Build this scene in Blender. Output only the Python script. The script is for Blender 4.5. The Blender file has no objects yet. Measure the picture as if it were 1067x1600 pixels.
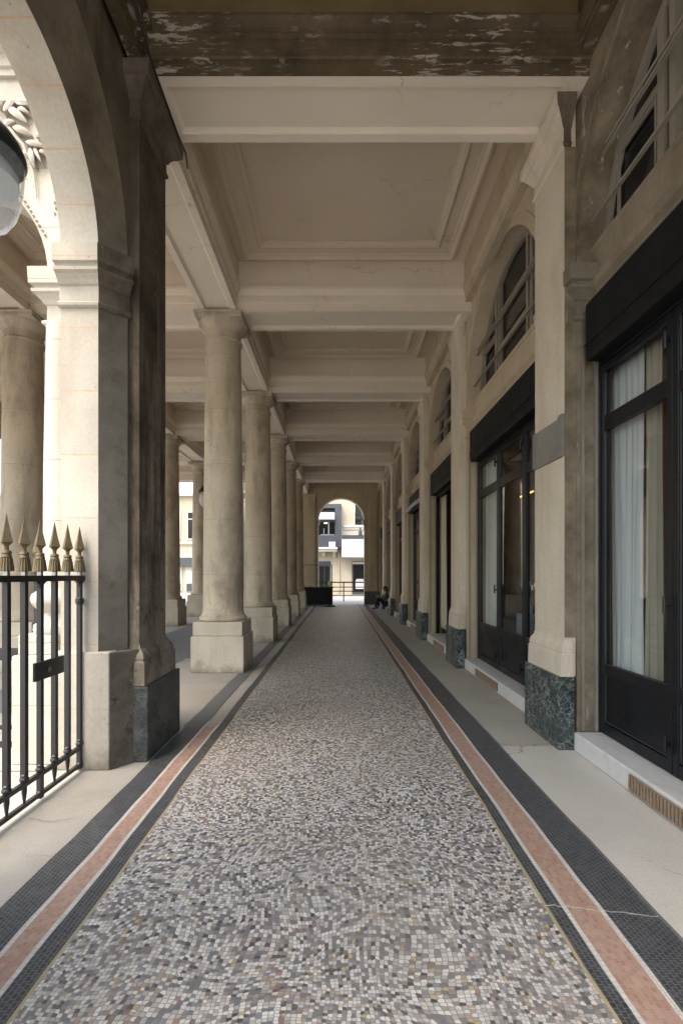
import bpy, bmesh, math, random
from mathutils import Vector
random.seed(7)
R = math.radians
PI = math.pi
S = bpy.context.scene
COL = S.collection

# ------------------------------------------------------------------ camera
cd = bpy.data.cameras.new('camera')
cam = bpy.data.objects.new('camera', cd); COL.objects.link(cam)
cam.location = (0, 0, 1.5)
cam.rotation_euler = (R(90), 0, 0)
cd.sensor_fit = 'VERTICAL'; cd.sensor_height = 36.0; cd.sensor_width = 24.0
cd.lens = 36.0 * 750 / 1600
cd.shift_x = 3.5 / 1600
cd.shift_y = 98.0 / 1600
cd.clip_start = 0.05; cd.clip_end = 2000
S.camera = cam
# ------------------------------------------------------------------ world, sun, exposure
SUN_EL, SUN_AZ = R(62), R(216)      # compass direction the light comes from (x = sin, y = cos)
w = bpy.data.worlds.new('World'); S.world = w; w.use_nodes = True
wn = w.node_tree; wn.nodes.clear()
sky = wn.nodes.new('ShaderNodeTexSky'); sky.sky_type = 'NISHITA'; sky.sun_disc = False
sky.sun_elevation = SUN_EL; sky.sun_rotation = SUN_AZ
sky.air_density = 1.6; sky.dust_density = 4.5; sky.ozone_density = 1.0
bg = wn.nodes.new('ShaderNodeBackground'); bg.inputs['Strength'].default_value = 0.15
wo = wn.nodes.new('ShaderNodeOutputWorld')
wn.links.new(sky.outputs[0], bg.inputs[0]); wn.links.new(bg.outputs[0], wo.inputs[0])
sd = bpy.data.lights.new('sun', 'SUN'); sd.energy = 0.8; sd.angle = R(55); sd.color = (1, 0.94, 0.86)
so = bpy.data.objects.new('sun', sd); COL.objects.link(so)
dv = Vector((math.sin(SUN_AZ) * math.cos(SUN_EL), math.cos(SUN_AZ) * math.cos(SUN_EL), math.sin(SUN_EL)))
so.rotation_euler = dv.to_track_quat('Z', 'Y').to_euler(); so.location = (0, 0, 60)
S.view_settings.view_transform = 'Standard'; S.view_settings.look = 'None'
S.view_settings.exposure = 2.12; S.view_settings.gamma = 1
S.cycles.max_bounces = 14; S.cycles.diffuse_bounces = 8; S.cycles.glossy_bounces = 4
S.cycles.transparent_max_bounces = 12
S.cycles.use_denoising = True
S.cycles.sample_clamp_indirect = 8

# ------------------------------------------------------------------ material helpers
def nd(nt, t, inp=None, **props):
    n = nt.nodes.new('ShaderNode' + t)
    for k, v in props.items(): setattr(n, k, v)
    for k, v in (inp or {}).items():
        s = n.inputs[k]
        if isinstance(v, bpy.types.NodeSocket): nt.links.new(v, s)
        else:
            if isinstance(v, tuple) and len(v) == 3 and s.type == 'RGBA': v = v + (1,)
            s.default_value = v
    return n
def mixc(nt, f, a, b, blend='MIX'):
    return nd(nt, 'Mix', {0: f, 6: a, 7: b}, data_type='RGBA', blend_type=blend).outputs[2]
def ramp(nt, f, stops, interp='LINEAR'):
    n = nd(nt, 'ValToRGB', {0: f}); cr = n.color_ramp; cr.interpolation = interp
    while len(cr.elements) < len(stops): cr.elements.new(0.5)
    for e, (p, c) in zip(cr.elements, stops):
        e.position = p
        e.color = (c, c, c, 1) if isinstance(c, (int, float)) else tuple(c) + (1,)
    return n.outputs[0]
def mth(nt, op, a, b=None, c=None, clamp=False):
    i = {0: a}
    if b is not None: i[1] = b
    if c is not None: i[2] = c
    return nd(nt, 'Math', i, operation=op, use_clamp=clamp).outputs[0]
def pos(nt, sc=(1, 1, 1), loc=(0, 0, 0)):
    g = nd(nt, 'NewGeometry')
    return nd(nt, 'Mapping', {0: g.outputs['Position'], 1: loc, 3: sc}).outputs[0]
def noise(nt, v, scale, detail=6, rough=0.6, dist=0.0):
    return nd(nt, 'TexNoise', {'Vector': v, 'Scale': scale, 'Detail': detail, 'Roughness': rough, 'Distortion': dist})
MATS = {}
def newmat(name):
    m = bpy.data.materials.new(name); m.use_nodes = True
    nt = m.node_tree; nt.nodes.clear()
    b = nd(nt, 'BsdfPrincipled'); o = nd(nt, 'OutputMaterial', {0: b.outputs[0]})
    MATS[name] = m
    return m, nt, b
def setb(nt, b, **kw):
    for k, v in kw.items():
        k = {'col': 'Base Color', 'rough': 'Roughness', 'metal': 'Metallic', 'normal': 'Normal', 'spec': 'Specular IOR Level'}[k]
        s = b.inputs[k]
        if isinstance(v, bpy.types.NodeSocket): nt.links.new(v, s)
        else: s.default_value = v + (1,) if isinstance(v, tuple) else v
def bump(nt, h, strength=0.3, dist=0.01):
    return nd(nt, 'Bump', {'Strength': strength, 'Distance': dist, 'Height': h}).outputs[0]

def simple(name, col, rough=0.5, metal=0.0, var=0.15, scale=6, spec=0.5, bs=.10):
    m, nt, b = newmat(name)
    p = pos(nt)
    n = noise(nt, p, scale).outputs[0]
    c = mixc(nt, n, tuple(x * (1 - var) for x in col), tuple(min(1, x * (1 + var)) for x in col))
    setb(nt, b, col=c, rough=ramp(nt, n, [(0.3, max(0, rough - .08)), (0.7, min(1, rough + .1))]), metal=metal, spec=spec,
         normal=bump(nt, noise(nt, p, scale * 20).outputs[0], bs, .002))
    return m

def stone(name, a, b2, stain, amt=.5, joint=None, rough=.8, pits=.5, streak=True, jcol=None, arc=None, bstr=.35, lo=.48, hi=.68):
    """limestone: two-tone clouds, stains, pits and (optional) horizontal joints (period, offset, width)"""
    m, nt, b = newmat(name)
    p = pos(nt)
    c = mixc(nt, ramp(nt, noise(nt, p, 1.7, 9, .65).outputs[0], [(.32, 0), (.68, 1)]), a, b2)
    fine = noise(nt, p, 38, 4, .7).outputs[0]
    c = mixc(nt, ramp(nt, fine, [(.35, .22), (.6, 0)]), c, tuple(x * .55 for x in b2))
    ps = pos(nt, (1.6, 1.6, .45) if streak else (1, 1, 1), (3, 1, 7))
    st = ramp(nt, noise(nt, ps, 1.5, 10, .68, .3).outputs[0], [(lo, 0), (hi, 1)])
    c = mixc(nt, mth(nt, 'MULTIPLY', st, amt), c, stain)
    h = fine
    if pits:
        v = nd(nt, 'TexVoronoi', {'Vector': p, 'Scale': 16.0, 'Randomness': 1.0})
        sz = noise(nt, p, 3.0, 3).outputs[0]
        pt = mth(nt, 'LESS_THAN', v.outputs['Distance'], mth(nt, 'MULTIPLY', mth(nt, 'SUBTRACT', sz, .47), .9))
        c = mixc(nt, mth(nt, 'MULTIPLY', pt, pits), c, tuple(x * .35 for x in b2))
        h = mth(nt, 'SUBTRACT', h, pt)
    if joint or arc:
        sep = nd(nt, 'SeparateXYZ', {0: nd(nt, 'NewGeometry').outputs['Position']})
        wob = mth(nt, 'MULTIPLY', mth(nt, 'SUBTRACT', noise(nt, p, 9, 3).outputs[0], .5), .012)
        jm = None
        if joint:
            per, off, wd = joint
            z = mth(nt, 'ADD', mth(nt, 'ADD', sep.outputs[2], off), wob)
            f = mth(nt, 'PINGPONG', z, per / 2)
            jm = mth(nt, 'LESS_THAN', f, wd)
            tone = nd(nt, 'TexWhiteNoise', {'W': mth(nt, 'FLOOR', mth(nt, 'DIVIDE', mth(nt, 'ADD', z, per / 2 * 0), per))}, noise_dimensions='1D').outputs[0]
            c = mixc(nt, mth(nt, 'MULTIPLY', tone, .16), c, tuple(x * .7 for x in b2))
        if arc:
            cy, cz, step, wd = arc
            an = mth(nt, 'ARCTAN2', mth(nt, 'SUBTRACT', sep.outputs[2], cz), mth(nt, 'SUBTRACT', sep.outputs[1], cy))
            f = mth(nt, 'PINGPONG', mth(nt, 'ADD', an, wob), step / 2)
            j2 = mth(nt, 'MULTIPLY', mth(nt, 'LESS_THAN', f, wd), mth(nt, 'GREATER_THAN', sep.outputs[2], cz))
            jm = j2 if jm is None else mth(nt, 'MAXIMUM', mth(nt, 'MULTIPLY', jm, mth(nt, 'LESS_THAN', sep.outputs[2], cz)), j2)
        jm = mth(nt, 'MULTIPLY', jm, ramp(nt, noise(nt, p, 4.5, 6, .7).outputs[0], [(.32, .25), (.6, 1)]))
        c = mixc(nt, mth(nt, 'MULTIPLY', jm, .7), c, jcol or tuple(x * .4 for x in b2))
        h = mth(nt, 'SUBTRACT', h, mth(nt, 'MULTIPLY', jm, 1.2))
    setb(nt, b, col=c, rough=rough, spec=.25, normal=bump(nt, h, bstr, .006))
    return m

M_COL = stone('column_limestone', (.60, .52, .41), (.46, .395, .305), (.19, .15, .105), .78, (.86, .22, .003), streak=True)
M_PLINTH = stone('plinth_limestone', (.58, .53, .44), (.47, .42, .34), (.30, .25, .18), .55, None)
def foot_dirt(m, zt=.22):
    nt = m.node_tree; b = next(n for n in nt.nodes if n.type == 'BSDF_PRINCIPLED'); src = b.inputs['Base Color'].links[0].from_socket
    z = nd(nt, 'SeparateXYZ', {0: nd(nt, 'NewGeometry').outputs['Position']}).outputs[2]
    p = pos(nt)
    f = mth(nt, 'SUBTRACT', mth(nt, 'ADD', .5, mth(nt, 'MULTIPLY', mth(nt, 'SUBTRACT', noise(nt, p, 4, 9, .7).outputs[0], .5), 2.2)), mth(nt, 'DIVIDE', z, zt))
    nt.links.new(mixc(nt, ramp(nt, f, [(0, 0), (.6, .7)]), src, (.13, .105, .08)), b.inputs['Base Color'])
foot_dirt(M_PLINTH, .3)
M_JAMB = stone('jamb_limestone', (.49, .45, .385), (.40, .365, .305), (.30, .255, .20), .45, (.49, .02, .0045), jcol=(.50, .27, .10), arc=(2.81, 4.0, .36, .007))
foot_dirt(M_JAMB, .3)
M_FACADE = stone('court_limestone', (.51, .475, .415), (.43, .395, .335), (.33, .29, .23), .4, (.49, .02, .004))
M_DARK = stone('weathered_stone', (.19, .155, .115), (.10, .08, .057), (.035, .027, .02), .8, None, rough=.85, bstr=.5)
def soot_mat(name, z0, lo1, lo2):
    m, nt, b = newmat(name)
    p = pos(nt); pv = pos(nt, (5, 5, .5))
    z = nd(nt, 'SeparateXYZ', {0: nd(nt, 'NewGeometry').outputs['Position']}).outputs[2]
    n1 = noise(nt, pv, 1.4, 10, .7).outputs[0]; n2 = noise(nt, p, 2.0, 9, .68).outputs[0]; n3 = noise(nt, p, 9, 8, .7).outputs[0]
    soot = ramp(nt, mth(nt, 'ADD', mth(nt, 'MULTIPLY', mth(nt, 'SUBTRACT', z, z0), .1), mth(nt, 'MULTIPLY', mth(nt, 'SUBTRACT', n1, .5), 1.2)), [(0, 0), (.22, 1)])
    lo = mixc(nt, ramp(nt, n2, [(.38, 0), (.62, 1)]), lo1, lo2)
    lo = mixc(nt, ramp(nt, n3, [(.54, 0), (.66, .75)]), lo, tuple(x * .3 for x in lo2))
    hi = mixc(nt, ramp(nt, n2, [(.35, 0), (.65, 1)]), (.125, .10, .07), (.045, .035, .024))
    c = mixc(nt, soot, lo, hi)
    sc = ramp(nt, noise(nt, pos(nt, (6, 6, 3)), 2.2, 12, .75).outputs[0], [(.63, 0), (.68, .6)])
    c = mixc(nt, sc, c, (.36, .32, .26))
    setb(nt, b, col=c, rough=.85, spec=.2, normal=bump(nt, mth(nt, 'ADD', n3, noise(nt, p, 40).outputs[0]), .6, .008))
    return m
M_DARKJ = soot_mat('sooty_pier_stone', 1.2, (.29, .255, .205), (.15, .125, .095))
def splay_mat():
    m, nt, b = newmat('splay_stone_with_soot')
    p = pos(nt)
    z = nd(nt, 'SeparateXYZ', {0: nd(nt, 'NewGeometry').outputs['Position']}).outputs[2]
    n1 = noise(nt, p, 3.2, 10, .7).outputs[0]; n2 = noise(nt, p, 1.3, 8, .65).outputs[0]
    soot = ramp(nt, mth(nt, 'ADD', mth(nt, 'MULTIPLY', z, .1), mth(nt, 'MULTIPLY', mth(nt, 'SUBTRACT', n1, .5), .3)), [(.425, 0), (.45, 1)])
    lo = mixc(nt, ramp(nt, n2, [(.35, 0), (.65, 1)]), (.175, .158, .133), (.085, .072, .056))
    lo = mixc(nt, ramp(nt, n1, [(.55, 0), (.72, .8)]), lo, (.06, .05, .037))
    hi = mixc(nt, ramp(nt, n2, [(.35, 0), (.65, 1)]), (.20, .165, .12), (.075, .058, .04))
    c = mixc(nt, soot, lo, hi)
    setb(nt, b, col=c, rough=.85, spec=.2, normal=bump(nt, mth(nt, 'ADD', n1, noise(nt, p, 35).outputs[0]), .5, .008))
    return m
M_SPLAY2 = splay_mat()
M_SPLAY = soot_mat('grey_pier_stone', 2.6, (.16, .14, .112), (.075, .062, .046))
M_WALL = stone('cream_wall', (.56, .475, .345), (.48, .40, .285), (.30, .235, .155), .5, None, pits=.15, rough=.75, bstr=.18)
M_ENDWALL = stone('end_wall_stone', (.56, .48, .35), (.48, .40, .285), (.30, .24, .165), .5, (.5, .1, .004), pits=.2)
M_PIL = stone('pilaster_cream', (.67, .60, .49), (.59, .52, .41), (.36, .30, .215), .45, None, pits=.2, rough=.75, bstr=.2)

def paint_mat(name, a, b2, crackc, amt=.5):
    m, nt, b = newmat(name)
    p = pos(nt)
    c = mixc(nt, ramp(nt, noise(nt, p, .9, 7, .6).outputs[0], [(.3, 0), (.7, 1)]), a, b2)
    v = nd(nt, 'TexVoronoi', {'Vector': nd(nt, 'VectorMath', {0: p, 1: nd(nt, 'VectorMath', {0: noise(nt, p, 3, 5).outputs[1], 1: (.5, .5, .5)}, operation='MULTIPLY').outputs[0]}, operation='ADD').outputs[0], 'Scale': .8}, feature='DISTANCE_TO_EDGE')
    cr = mth(nt, 'MULTIPLY', mth(nt, 'LESS_THAN', v.outputs[0], .0045), ramp(nt, noise(nt, p, 1.3, 3).outputs[0], [(.5, 0), (.62, 1)]))
    sp = ramp(nt, noise(nt, p, 5.5, 8, .7).outputs[0], [(.66, 0), (.74, 1)])
    c = mixc(nt, mth(nt, 'MULTIPLY', cr, amt), c, crackc)
    c = mixc(nt, mth(nt, 'MULTIPLY', sp, amt * .45), c, crackc)
    setb(nt, b, col=c, rough=.7, spec=.3, normal=bump(nt, noise(nt, p, 30, 4).outputs[0], .12, .003))
    return m
M_CEIL = paint_mat('ceiling_paint', (.66, .57, .46), (.60, .51, .405), (.15, .115, .08), .5)
M_BEAM = paint_mat('beam_paint', (.76, .68, .575), (.69, .61, .505), (.2, .16, .115), .4)

def peel_mat(name, dark, mid, flake, lo=.56, hi=.6, sc=(1.2, 3, 7)):
    m, nt, b = newmat(name)
    p = pos(nt); ps = pos(nt, sc)
    c = mixc(nt, ramp(nt, noise(nt, p, 2.4, 9, .7).outputs[0], [(.35, 0), (.65, 1)]), dark, mid)
    f = ramp(nt, noise(nt, ps, 2.1, 12, .72, .2).outputs[0], [(lo, 0), (hi, 1)])
    f2 = ramp(nt, noise(nt, p, 1.1, 3).outputs[0], [(.45, 0), (.56, 1)])
    f = mth(nt, 'MULTIPLY', f, f2)
    c = mixc(nt, mth(nt, 'MULTIPLY', f, .85), c, flake)
    setb(nt, b, col=c, rough=.75, spec=.25, normal=bump(nt, mth(nt, 'ADD', f, noise(nt, p, 30).outputs[0]), .4, .005))
    return m
M_PEEL = peel_mat('peeling_paint', (.06, .044, .026), (.12, .09, .053), (.40, .36, .30), .545, .575, (2.2, 5, 15))
M_PEELW = peel_mat('peeling_wall', (.105, .084, .056), (.26, .22, .16), (.44, .40, .34), .6, .64, (6, 6, 1.0))
M_DCEIL = peel_mat('brown_ceiling', (.125, .09, .042), (.17, .128, .066), (.25, .2, .13), .7, .8)

def marble(name, base, b2, vein, vs=9, amt=.8, rough=.25):
    m, nt, b = newmat(name)
    p = pos(nt)
    d = nd(nt, 'VectorMath', {0: p, 1: nd(nt, 'VectorMath', {0: noise(nt, p, 4, 8, .7).outputs[1], 1: (.35, .35, .35)}, operation='MULTIPLY').outputs[0]}, operation='ADD').outputs[0]
    v1 = nd(nt, 'TexVoronoi', {'Vector': d, 'Scale': vs}, feature='DISTANCE_TO_EDGE').outputs[0]
    v2 = nd(nt, 'TexVoronoi', {'Vector': d, 'Scale': vs * 2.3}, feature='DISTANCE_TO_EDGE').outputs[0]
    k = mth(nt, 'MAXIMUM', ramp(nt, v1, [(0, 1), (.06, 0)]), mth(nt, 'MULTIPLY', ramp(nt, v2, [(0, 1), (.05, 0)]), .6))
    k = mth(nt, 'MULTIPLY', k, ramp(nt, noise(nt, p, 5, 4).outputs[0], [(.35, .15), (.65, 1)]))
    c = mixc(nt, ramp(nt, noise(nt, p, 7, 8).outputs[0], [(.3, 0), (.7, 1)]), base, b2)
    c = mixc(nt, mth(nt, 'MULTIPLY', k, amt), c, vein)
    setb(nt, b, col=c, rough=rough, spec=.5)
    return m
M_GREEN = marble('dark_green_marble', (.014, .021, .023), (.04, .055, .058), (.36, .40, .39), 12, .95)
M_BLACKST = marble('black_plinth_stone', (.010, .011, .012), (.075, .08, .078), (.22, .24, .23), 13, .7, .45)
M_WHITE = marble('white_marble', (.66, .655, .64), (.58, .58, .57), (.40, .40, .40), 2.2, .5, .4)

def mosaic():
    m, nt, b = newmat('mosaic_tesserae')
    p = pos(nt, (1, 1, 0))
    wv = nd(nt, 'VectorMath', {0: noise(nt, p, 1.6, 1).outputs[1], 1: (.26, .26, 0)}, operation='MULTIPLY').outputs[0]
    q = nd(nt, 'VectorMath', {0: p, 1: wv}, operation='ADD').outputs[0]
    RN, SC = .40, 57.0
    v = nd(nt, 'TexVoronoi', {'Vector': q, 'Scale': SC, 'Randomness': RN}, voronoi_dimensions='2D')
    e = nd(nt, 'TexVoronoi', {'Vector': q, 'Scale': SC, 'Randomness': RN}, feature='DISTANCE_TO_EDGE', voronoi_dimensions='2D').outputs[0]
    rr = nd(nt, 'SeparateColor', {0: v.outputs['Color']})
    big = noise(nt, p, 2.3, 4).outputs[0]
    f = mth(nt, 'ADD', rr.outputs[0], mth(nt, 'MULTIPLY', mth(nt, 'SUBTRACT', big, .5), .22), clamp=True)
    c = ramp(nt, f, [(0, (.045, .045, .05)), (.065, (.19, .145, .12)), (.12, (.135, .145, .16)), (.25, (.215, .215, .218)), (.38, (.34, .285, .245)),
                     (.45, (.39, .385, .37)), (.58, (.525, .51, .48)), (.78, (.645, .63, .60)), (.965, (.44, .35, .17)), (.985, (.32, .19, .13))], 'CONSTANT')
    c = mixc(nt, mth(nt, 'MULTIPLY', rr.outputs[1], .22), c, (.3, .28, .26))
    g = mth(nt, 'LESS_THAN', e, .07)
    c = mixc(nt, mth(nt, 'MULTIPLY', g, .85), c, (.15, .14, .125))
    dirt = ramp(nt, noise(nt, p, .7, 6).outputs[0], [(.42, 0), (.68, .42)])
    c = mixc(nt, dirt, c, (.25, .225, .195))
    setb(nt, b, col=c, rough=.42, spec=.4, normal=bump(nt, ramp(nt, e, [(.02, 0), (.12, 1)]), .5, .002))
    return m
M_MOS = mosaic()

def strip(name, c1, c2, mort, bw=.024, bh=.02, fine=.5, rough=.45, wearc=None):
    m, nt, b = newmat(name)
    g = nd(nt, 'NewGeometry'); s = nd(nt, 'SeparateXYZ', {0: g.outputs['Position']})
    p = pos(nt, (1, 1, 0))
    wob = mth(nt, 'MULTIPLY', mth(nt, 'SUBTRACT', noise(nt, p, 6, 3).outputs[0], .5), .012)
    v = nd(nt, 'CombineXYZ', {0: s.outputs[1], 1: mth(nt, 'ADD', s.outputs[0], wob)}).outputs[0]
    br = nd(nt, 'TexBrick', {'Vector': v, 'Color1': c1, 'Color2': c2, 'Mortar': mort, 'Scale': 1.0, 'Mortar Size': .0011,
                             'Mortar Smooth': .2, 'Bias': 0.0, 'Brick Width': bw, 'Row Height': bh})
    c = br.outputs['Color']
    k = mth(nt, 'MAXIMUM', ramp(nt, noise(nt, p, 14, 6, .7).outputs[0], [(.42, 0), (.7, fine)]), ramp(nt, noise(nt, p, 3.1, 9, .75).outputs[0], [(.55, 0), (.72, fine * 1.5)]))
    c = mixc(nt, k, c, wearc or mort)
    setb(nt, b, col=c, rough=rough, spec=.4, normal=bump(nt, mth(nt, 'SUBTRACT', 1.0, br.outputs['Fac']), .3, .002))
    return m
M_SDARK = strip('dark_mosaic', (.022, .026, .033), (.045, .05, .058), (.19, .19, .185), fine=.25)
M_SRED = strip('terracotta_mosaic', (.31, .175, .13), (.41, .265, .205), (.36, .30, .25), fine=.3)
M_SWHITE = strip('white_mosaic', (.60, .58, .53), (.52, .50, .46), (.30, .29, .27), fine=.25)
M_SYEL = strip('ochre_mosaic', (.40, .33, .15), (.35, .30, .18), (.32, .29, .22), fine=.5)
M_SGREY = strip('slate_mosaic', (.12, .122, .125), (.15, .152, .155), (.17, .17, .17), fine=.3, rough=.6)

def concrete(name, a, b2, stain, joints=True):
    m, nt, b = newmat(name)
    p = pos(nt, (1, 1, 0))
    c = mixc(nt, ramp(nt, noise(nt, p, 1.1, 9, .65).outputs[0], [(.3, 0), (.7, 1)]), a, b2)
    c = mixc(nt, ramp(nt, noise(nt, p, 2.6, 10, .7, .4).outputs[0], [(.52, 0), (.75, .55)]), c, stain)
    c = mixc(nt, ramp(nt, noise(nt, p, 70, 3).outputs[0], [(.35, .18), (.55, 0)]), c, tuple(x * .5 for x in b2))
    d = nd(nt, 'VectorMath', {0: p, 1: nd(nt, 'VectorMath', {0: noise(nt, p, 2.5, 6, .7).outputs[1], 1: (.5, .5, 0)}, operation='MULTIPLY').outputs[0]}, operation='ADD').outputs[0]
    cr = nd(nt, 'TexVoronoi', {'Vector': d, 'Scale': .55}, feature='DISTANCE_TO_EDGE').outputs[0]
    k = mth(nt, 'MULTIPLY', mth(nt, 'LESS_THAN', cr, .0022), ramp(nt, noise(nt, p, .8, 2).outputs[0], [(.5, 0), (.56, 1)]))
    c = mixc(nt, mth(nt, 'MULTIPLY', k, .65), c, (.14, .12, .1))
    setb(nt, b, col=c, rough=.6, spec=.35, normal=bump(nt, noise(nt, p, 60, 5).outputs[0], .15, .003))
    return m
M_PAVE = concrete('pale_pavement', (.43, .405, .36), (.35, .325, .285), (.29, .25, .195))
M_PAVE2 = concrete('light_slab', (.58, .555, .505), (.50, .475, .425), (.42, .38, .32))
M_SLATE = concrete('slate_pavement', (.19, .195, .20), (.15, .153, .157), (.24, .225, .2))
M_GROUND = concrete('court_ground', (.38, .36, .32), (.33, .31, .275), (.21, .2, .18))
M_STREET = concrete('street_ground', (.30, .30, .30), (.26, .26, .26), (.2, .2, .2))

M_BLACK = simple('black_door_paint', (.008, .009, .012), .34, var=.2, spec=.3, bs=.015)
M_AWN = simple('black_awning_cover', (.007, .007, .008), .6, var=.25, spec=.2, bs=.03)
M_IRON = simple('gate_iron', (.013, .014, .017), .38, var=.3, scale=14, bs=.04)
M_GOLD = simple('worn_gilding', (.125, .094, .046), .5, metal=.2, var=.5, scale=30)
M_TRIM = simple('pale_frame_paint', (.27, .24, .195), .5)
M_BRONZE = simple('vent_bronze', (.32, .24, .17), .5, metal=.3, var=.5, scale=30)
M_VOID = simple('vent_shadow_back', (.02, .018, .015), .9)
M_METAL = simple('grey_metal', (.35, .36, .37), .35, metal=.8)
M_ROOM = simple('brown_shop_wall', (.10, .066, .042), .7)
M_ROOMF = simple('shop_floor_wood', (.09, .06, .04), .4)
M_BRICK = simple('shop_counter_wood', (.16, .09, .05), .5)
M_PATCH = stone('grey_repair_patch', (.24, .225, .205), (.18, .165, .145), (.30, .28, .25), .5, None, pits=.3)
M_SHEER = simple('sheer_white_curtain', (.74, .76, .77), .9, var=.05)
M_LINEN = simple('beige_linen_curtain', (.50, .45, .36), .95, var=.06)
M_TAN = simple('tan_curtain_hem', (.26, .17, .09), .9)
M_CREAM = stone('cream_render', (.44, .39, .30), (.39, .345, .265), (.32, .27, .2), .3, None, pits=0)
M_CREAMW = simple('white_moulding', (.45, .435, .40), .6, var=.05)
M_DGREY = simple('dark_grey_metal', (.045, .05, .058), .4)
M_BGREY = simple('blue_grey_awning', (.22, .25, .30), .6)
M_CANV = simple('white_canvas', (.42, .42, .44), .8, var=.06, scale=2)
M_WINDK = simple('dark_window_glass', (.010, .0105, .012), .08, var=.3, spec=.3, bs=.01)
M_SKIN = simple('skin', (.45, .27, .19), .55)
M_CLOTH = simple('olive_sweater', (.12, .115, .075), .9)
M_JEAN = simple('black_trousers', (.014, .015, .018), .85)
M_SHOE = simple('black_shoes', (.012, .012, .012), .5)
M_HAIR = simple('brown_hair', (.035, .02, .012), .6)
M_BLKC = simple('black_counter_cloth', (.009, .009, .01), .85)
M_YEL = simple('yellow_green_plastic', (.55, .62, .08), .5)
M_WHITEP = simple('white_petals', (.8, .79, .76), .7)
M_STEM = simple('green_stems', (.05, .09, .03), .6)
M_BLUEG = simple('blue_grey_pedestal', (.30, .35, .43), .5)
M_SILL0 = stone('stained_sill', (.31, .265, .20), (.235, .20, .15), (.12, .095, .07), .6, None)
M_IMP0 = stone('grey_impost_stone', (.25, .22, .175), (.17, .145, .11), (.07, .055, .04), .7, None, bstr=.5)
M_ROOF = simple('zinc_roof', (.42, .44, .47), .4)
M_BRACK = simple('dark_lantern_bronze', (.03, .036, .032), .3, metal=.5)

def glassmat(name, tint=(.95, .97, .97), refl=1.0):
    m = bpy.data.materials.new(name); m.use_nodes = True; nt = m.node_tree; nt.nodes.clear()
    g_ = nd(nt, 'NewGeometry')
    c_ = mth(nt, 'ABSOLUTE', nd(nt, 'VectorMath', {0: g_.outputs['Incoming'], 1: g_.outputs['Normal']}, operation='DOT_PRODUCT').outputs['Value'])
    fz = mth(nt, 'MULTIPLY_ADD', mth(nt, 'POWER', mth(nt, 'SUBTRACT', 1.0, c_, clamp=True), 5.0), .95, .045)
    t = nd(nt, 'BsdfTransparent', {0: tint}); g = nd(nt, 'BsdfGlossy', {0: (1, 1, 1), 1: 0.0})
    x = nd(nt, 'MixShader', {0: mth(nt, 'MULTIPLY', fz, refl, clamp=True), 1: t.outputs[0], 2: g.outputs[0]})
    nd(nt, 'OutputMaterial', {0: x.outputs[0]})
    return m
M_GLASS = glassmat('shop_glass', (.86, .88, .88))
M_LGLASS = glassmat('lantern_glass', (.92, .94, .95), 1.0)
_nt = M_LGLASS.node_tree; _o = next(n for n in _nt.nodes if n.type == 'OUTPUT_MATERIAL'); _src = _o.inputs[0].links[0].from_socket
_tl = nd(_nt, 'BsdfTranslucent', {0: (.8, .83, .86)}); _df = nd(_nt, 'BsdfDiffuse', {0: (.7, .73, .76)})
_m1 = nd(_nt, 'MixShader', {0: .5, 1: _tl.outputs[0], 2: _df.outputs[0]})
_nt.links.new(nd(_nt, 'MixShader', {0: .24, 1: _src, 2: _m1.outputs[0]}).outputs[0], _o.inputs[0])
def emis(name, col, st):
    m = bpy.data.materials.new(name); m.use_nodes = True; nt = m.node_tree; nt.nodes.clear()
    e = nd(nt, 'Emission', {0: col, 1: st}); nd(nt, 'OutputMaterial', {0: e.outputs[0]})
    return m
M_AMBER = emis('amber_lamp', (1, .42, .08), 1.2)
M_LAMPW = emis('warm_shop_lamp', (1, .8, .55), 2.0)
M_LDIFF = simple('grey_reflector', (.42, .44, .45), .4)
M_OPAL = simple('opal_lamp_globe', (.62, .62, .60), .35, var=.05)

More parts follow.
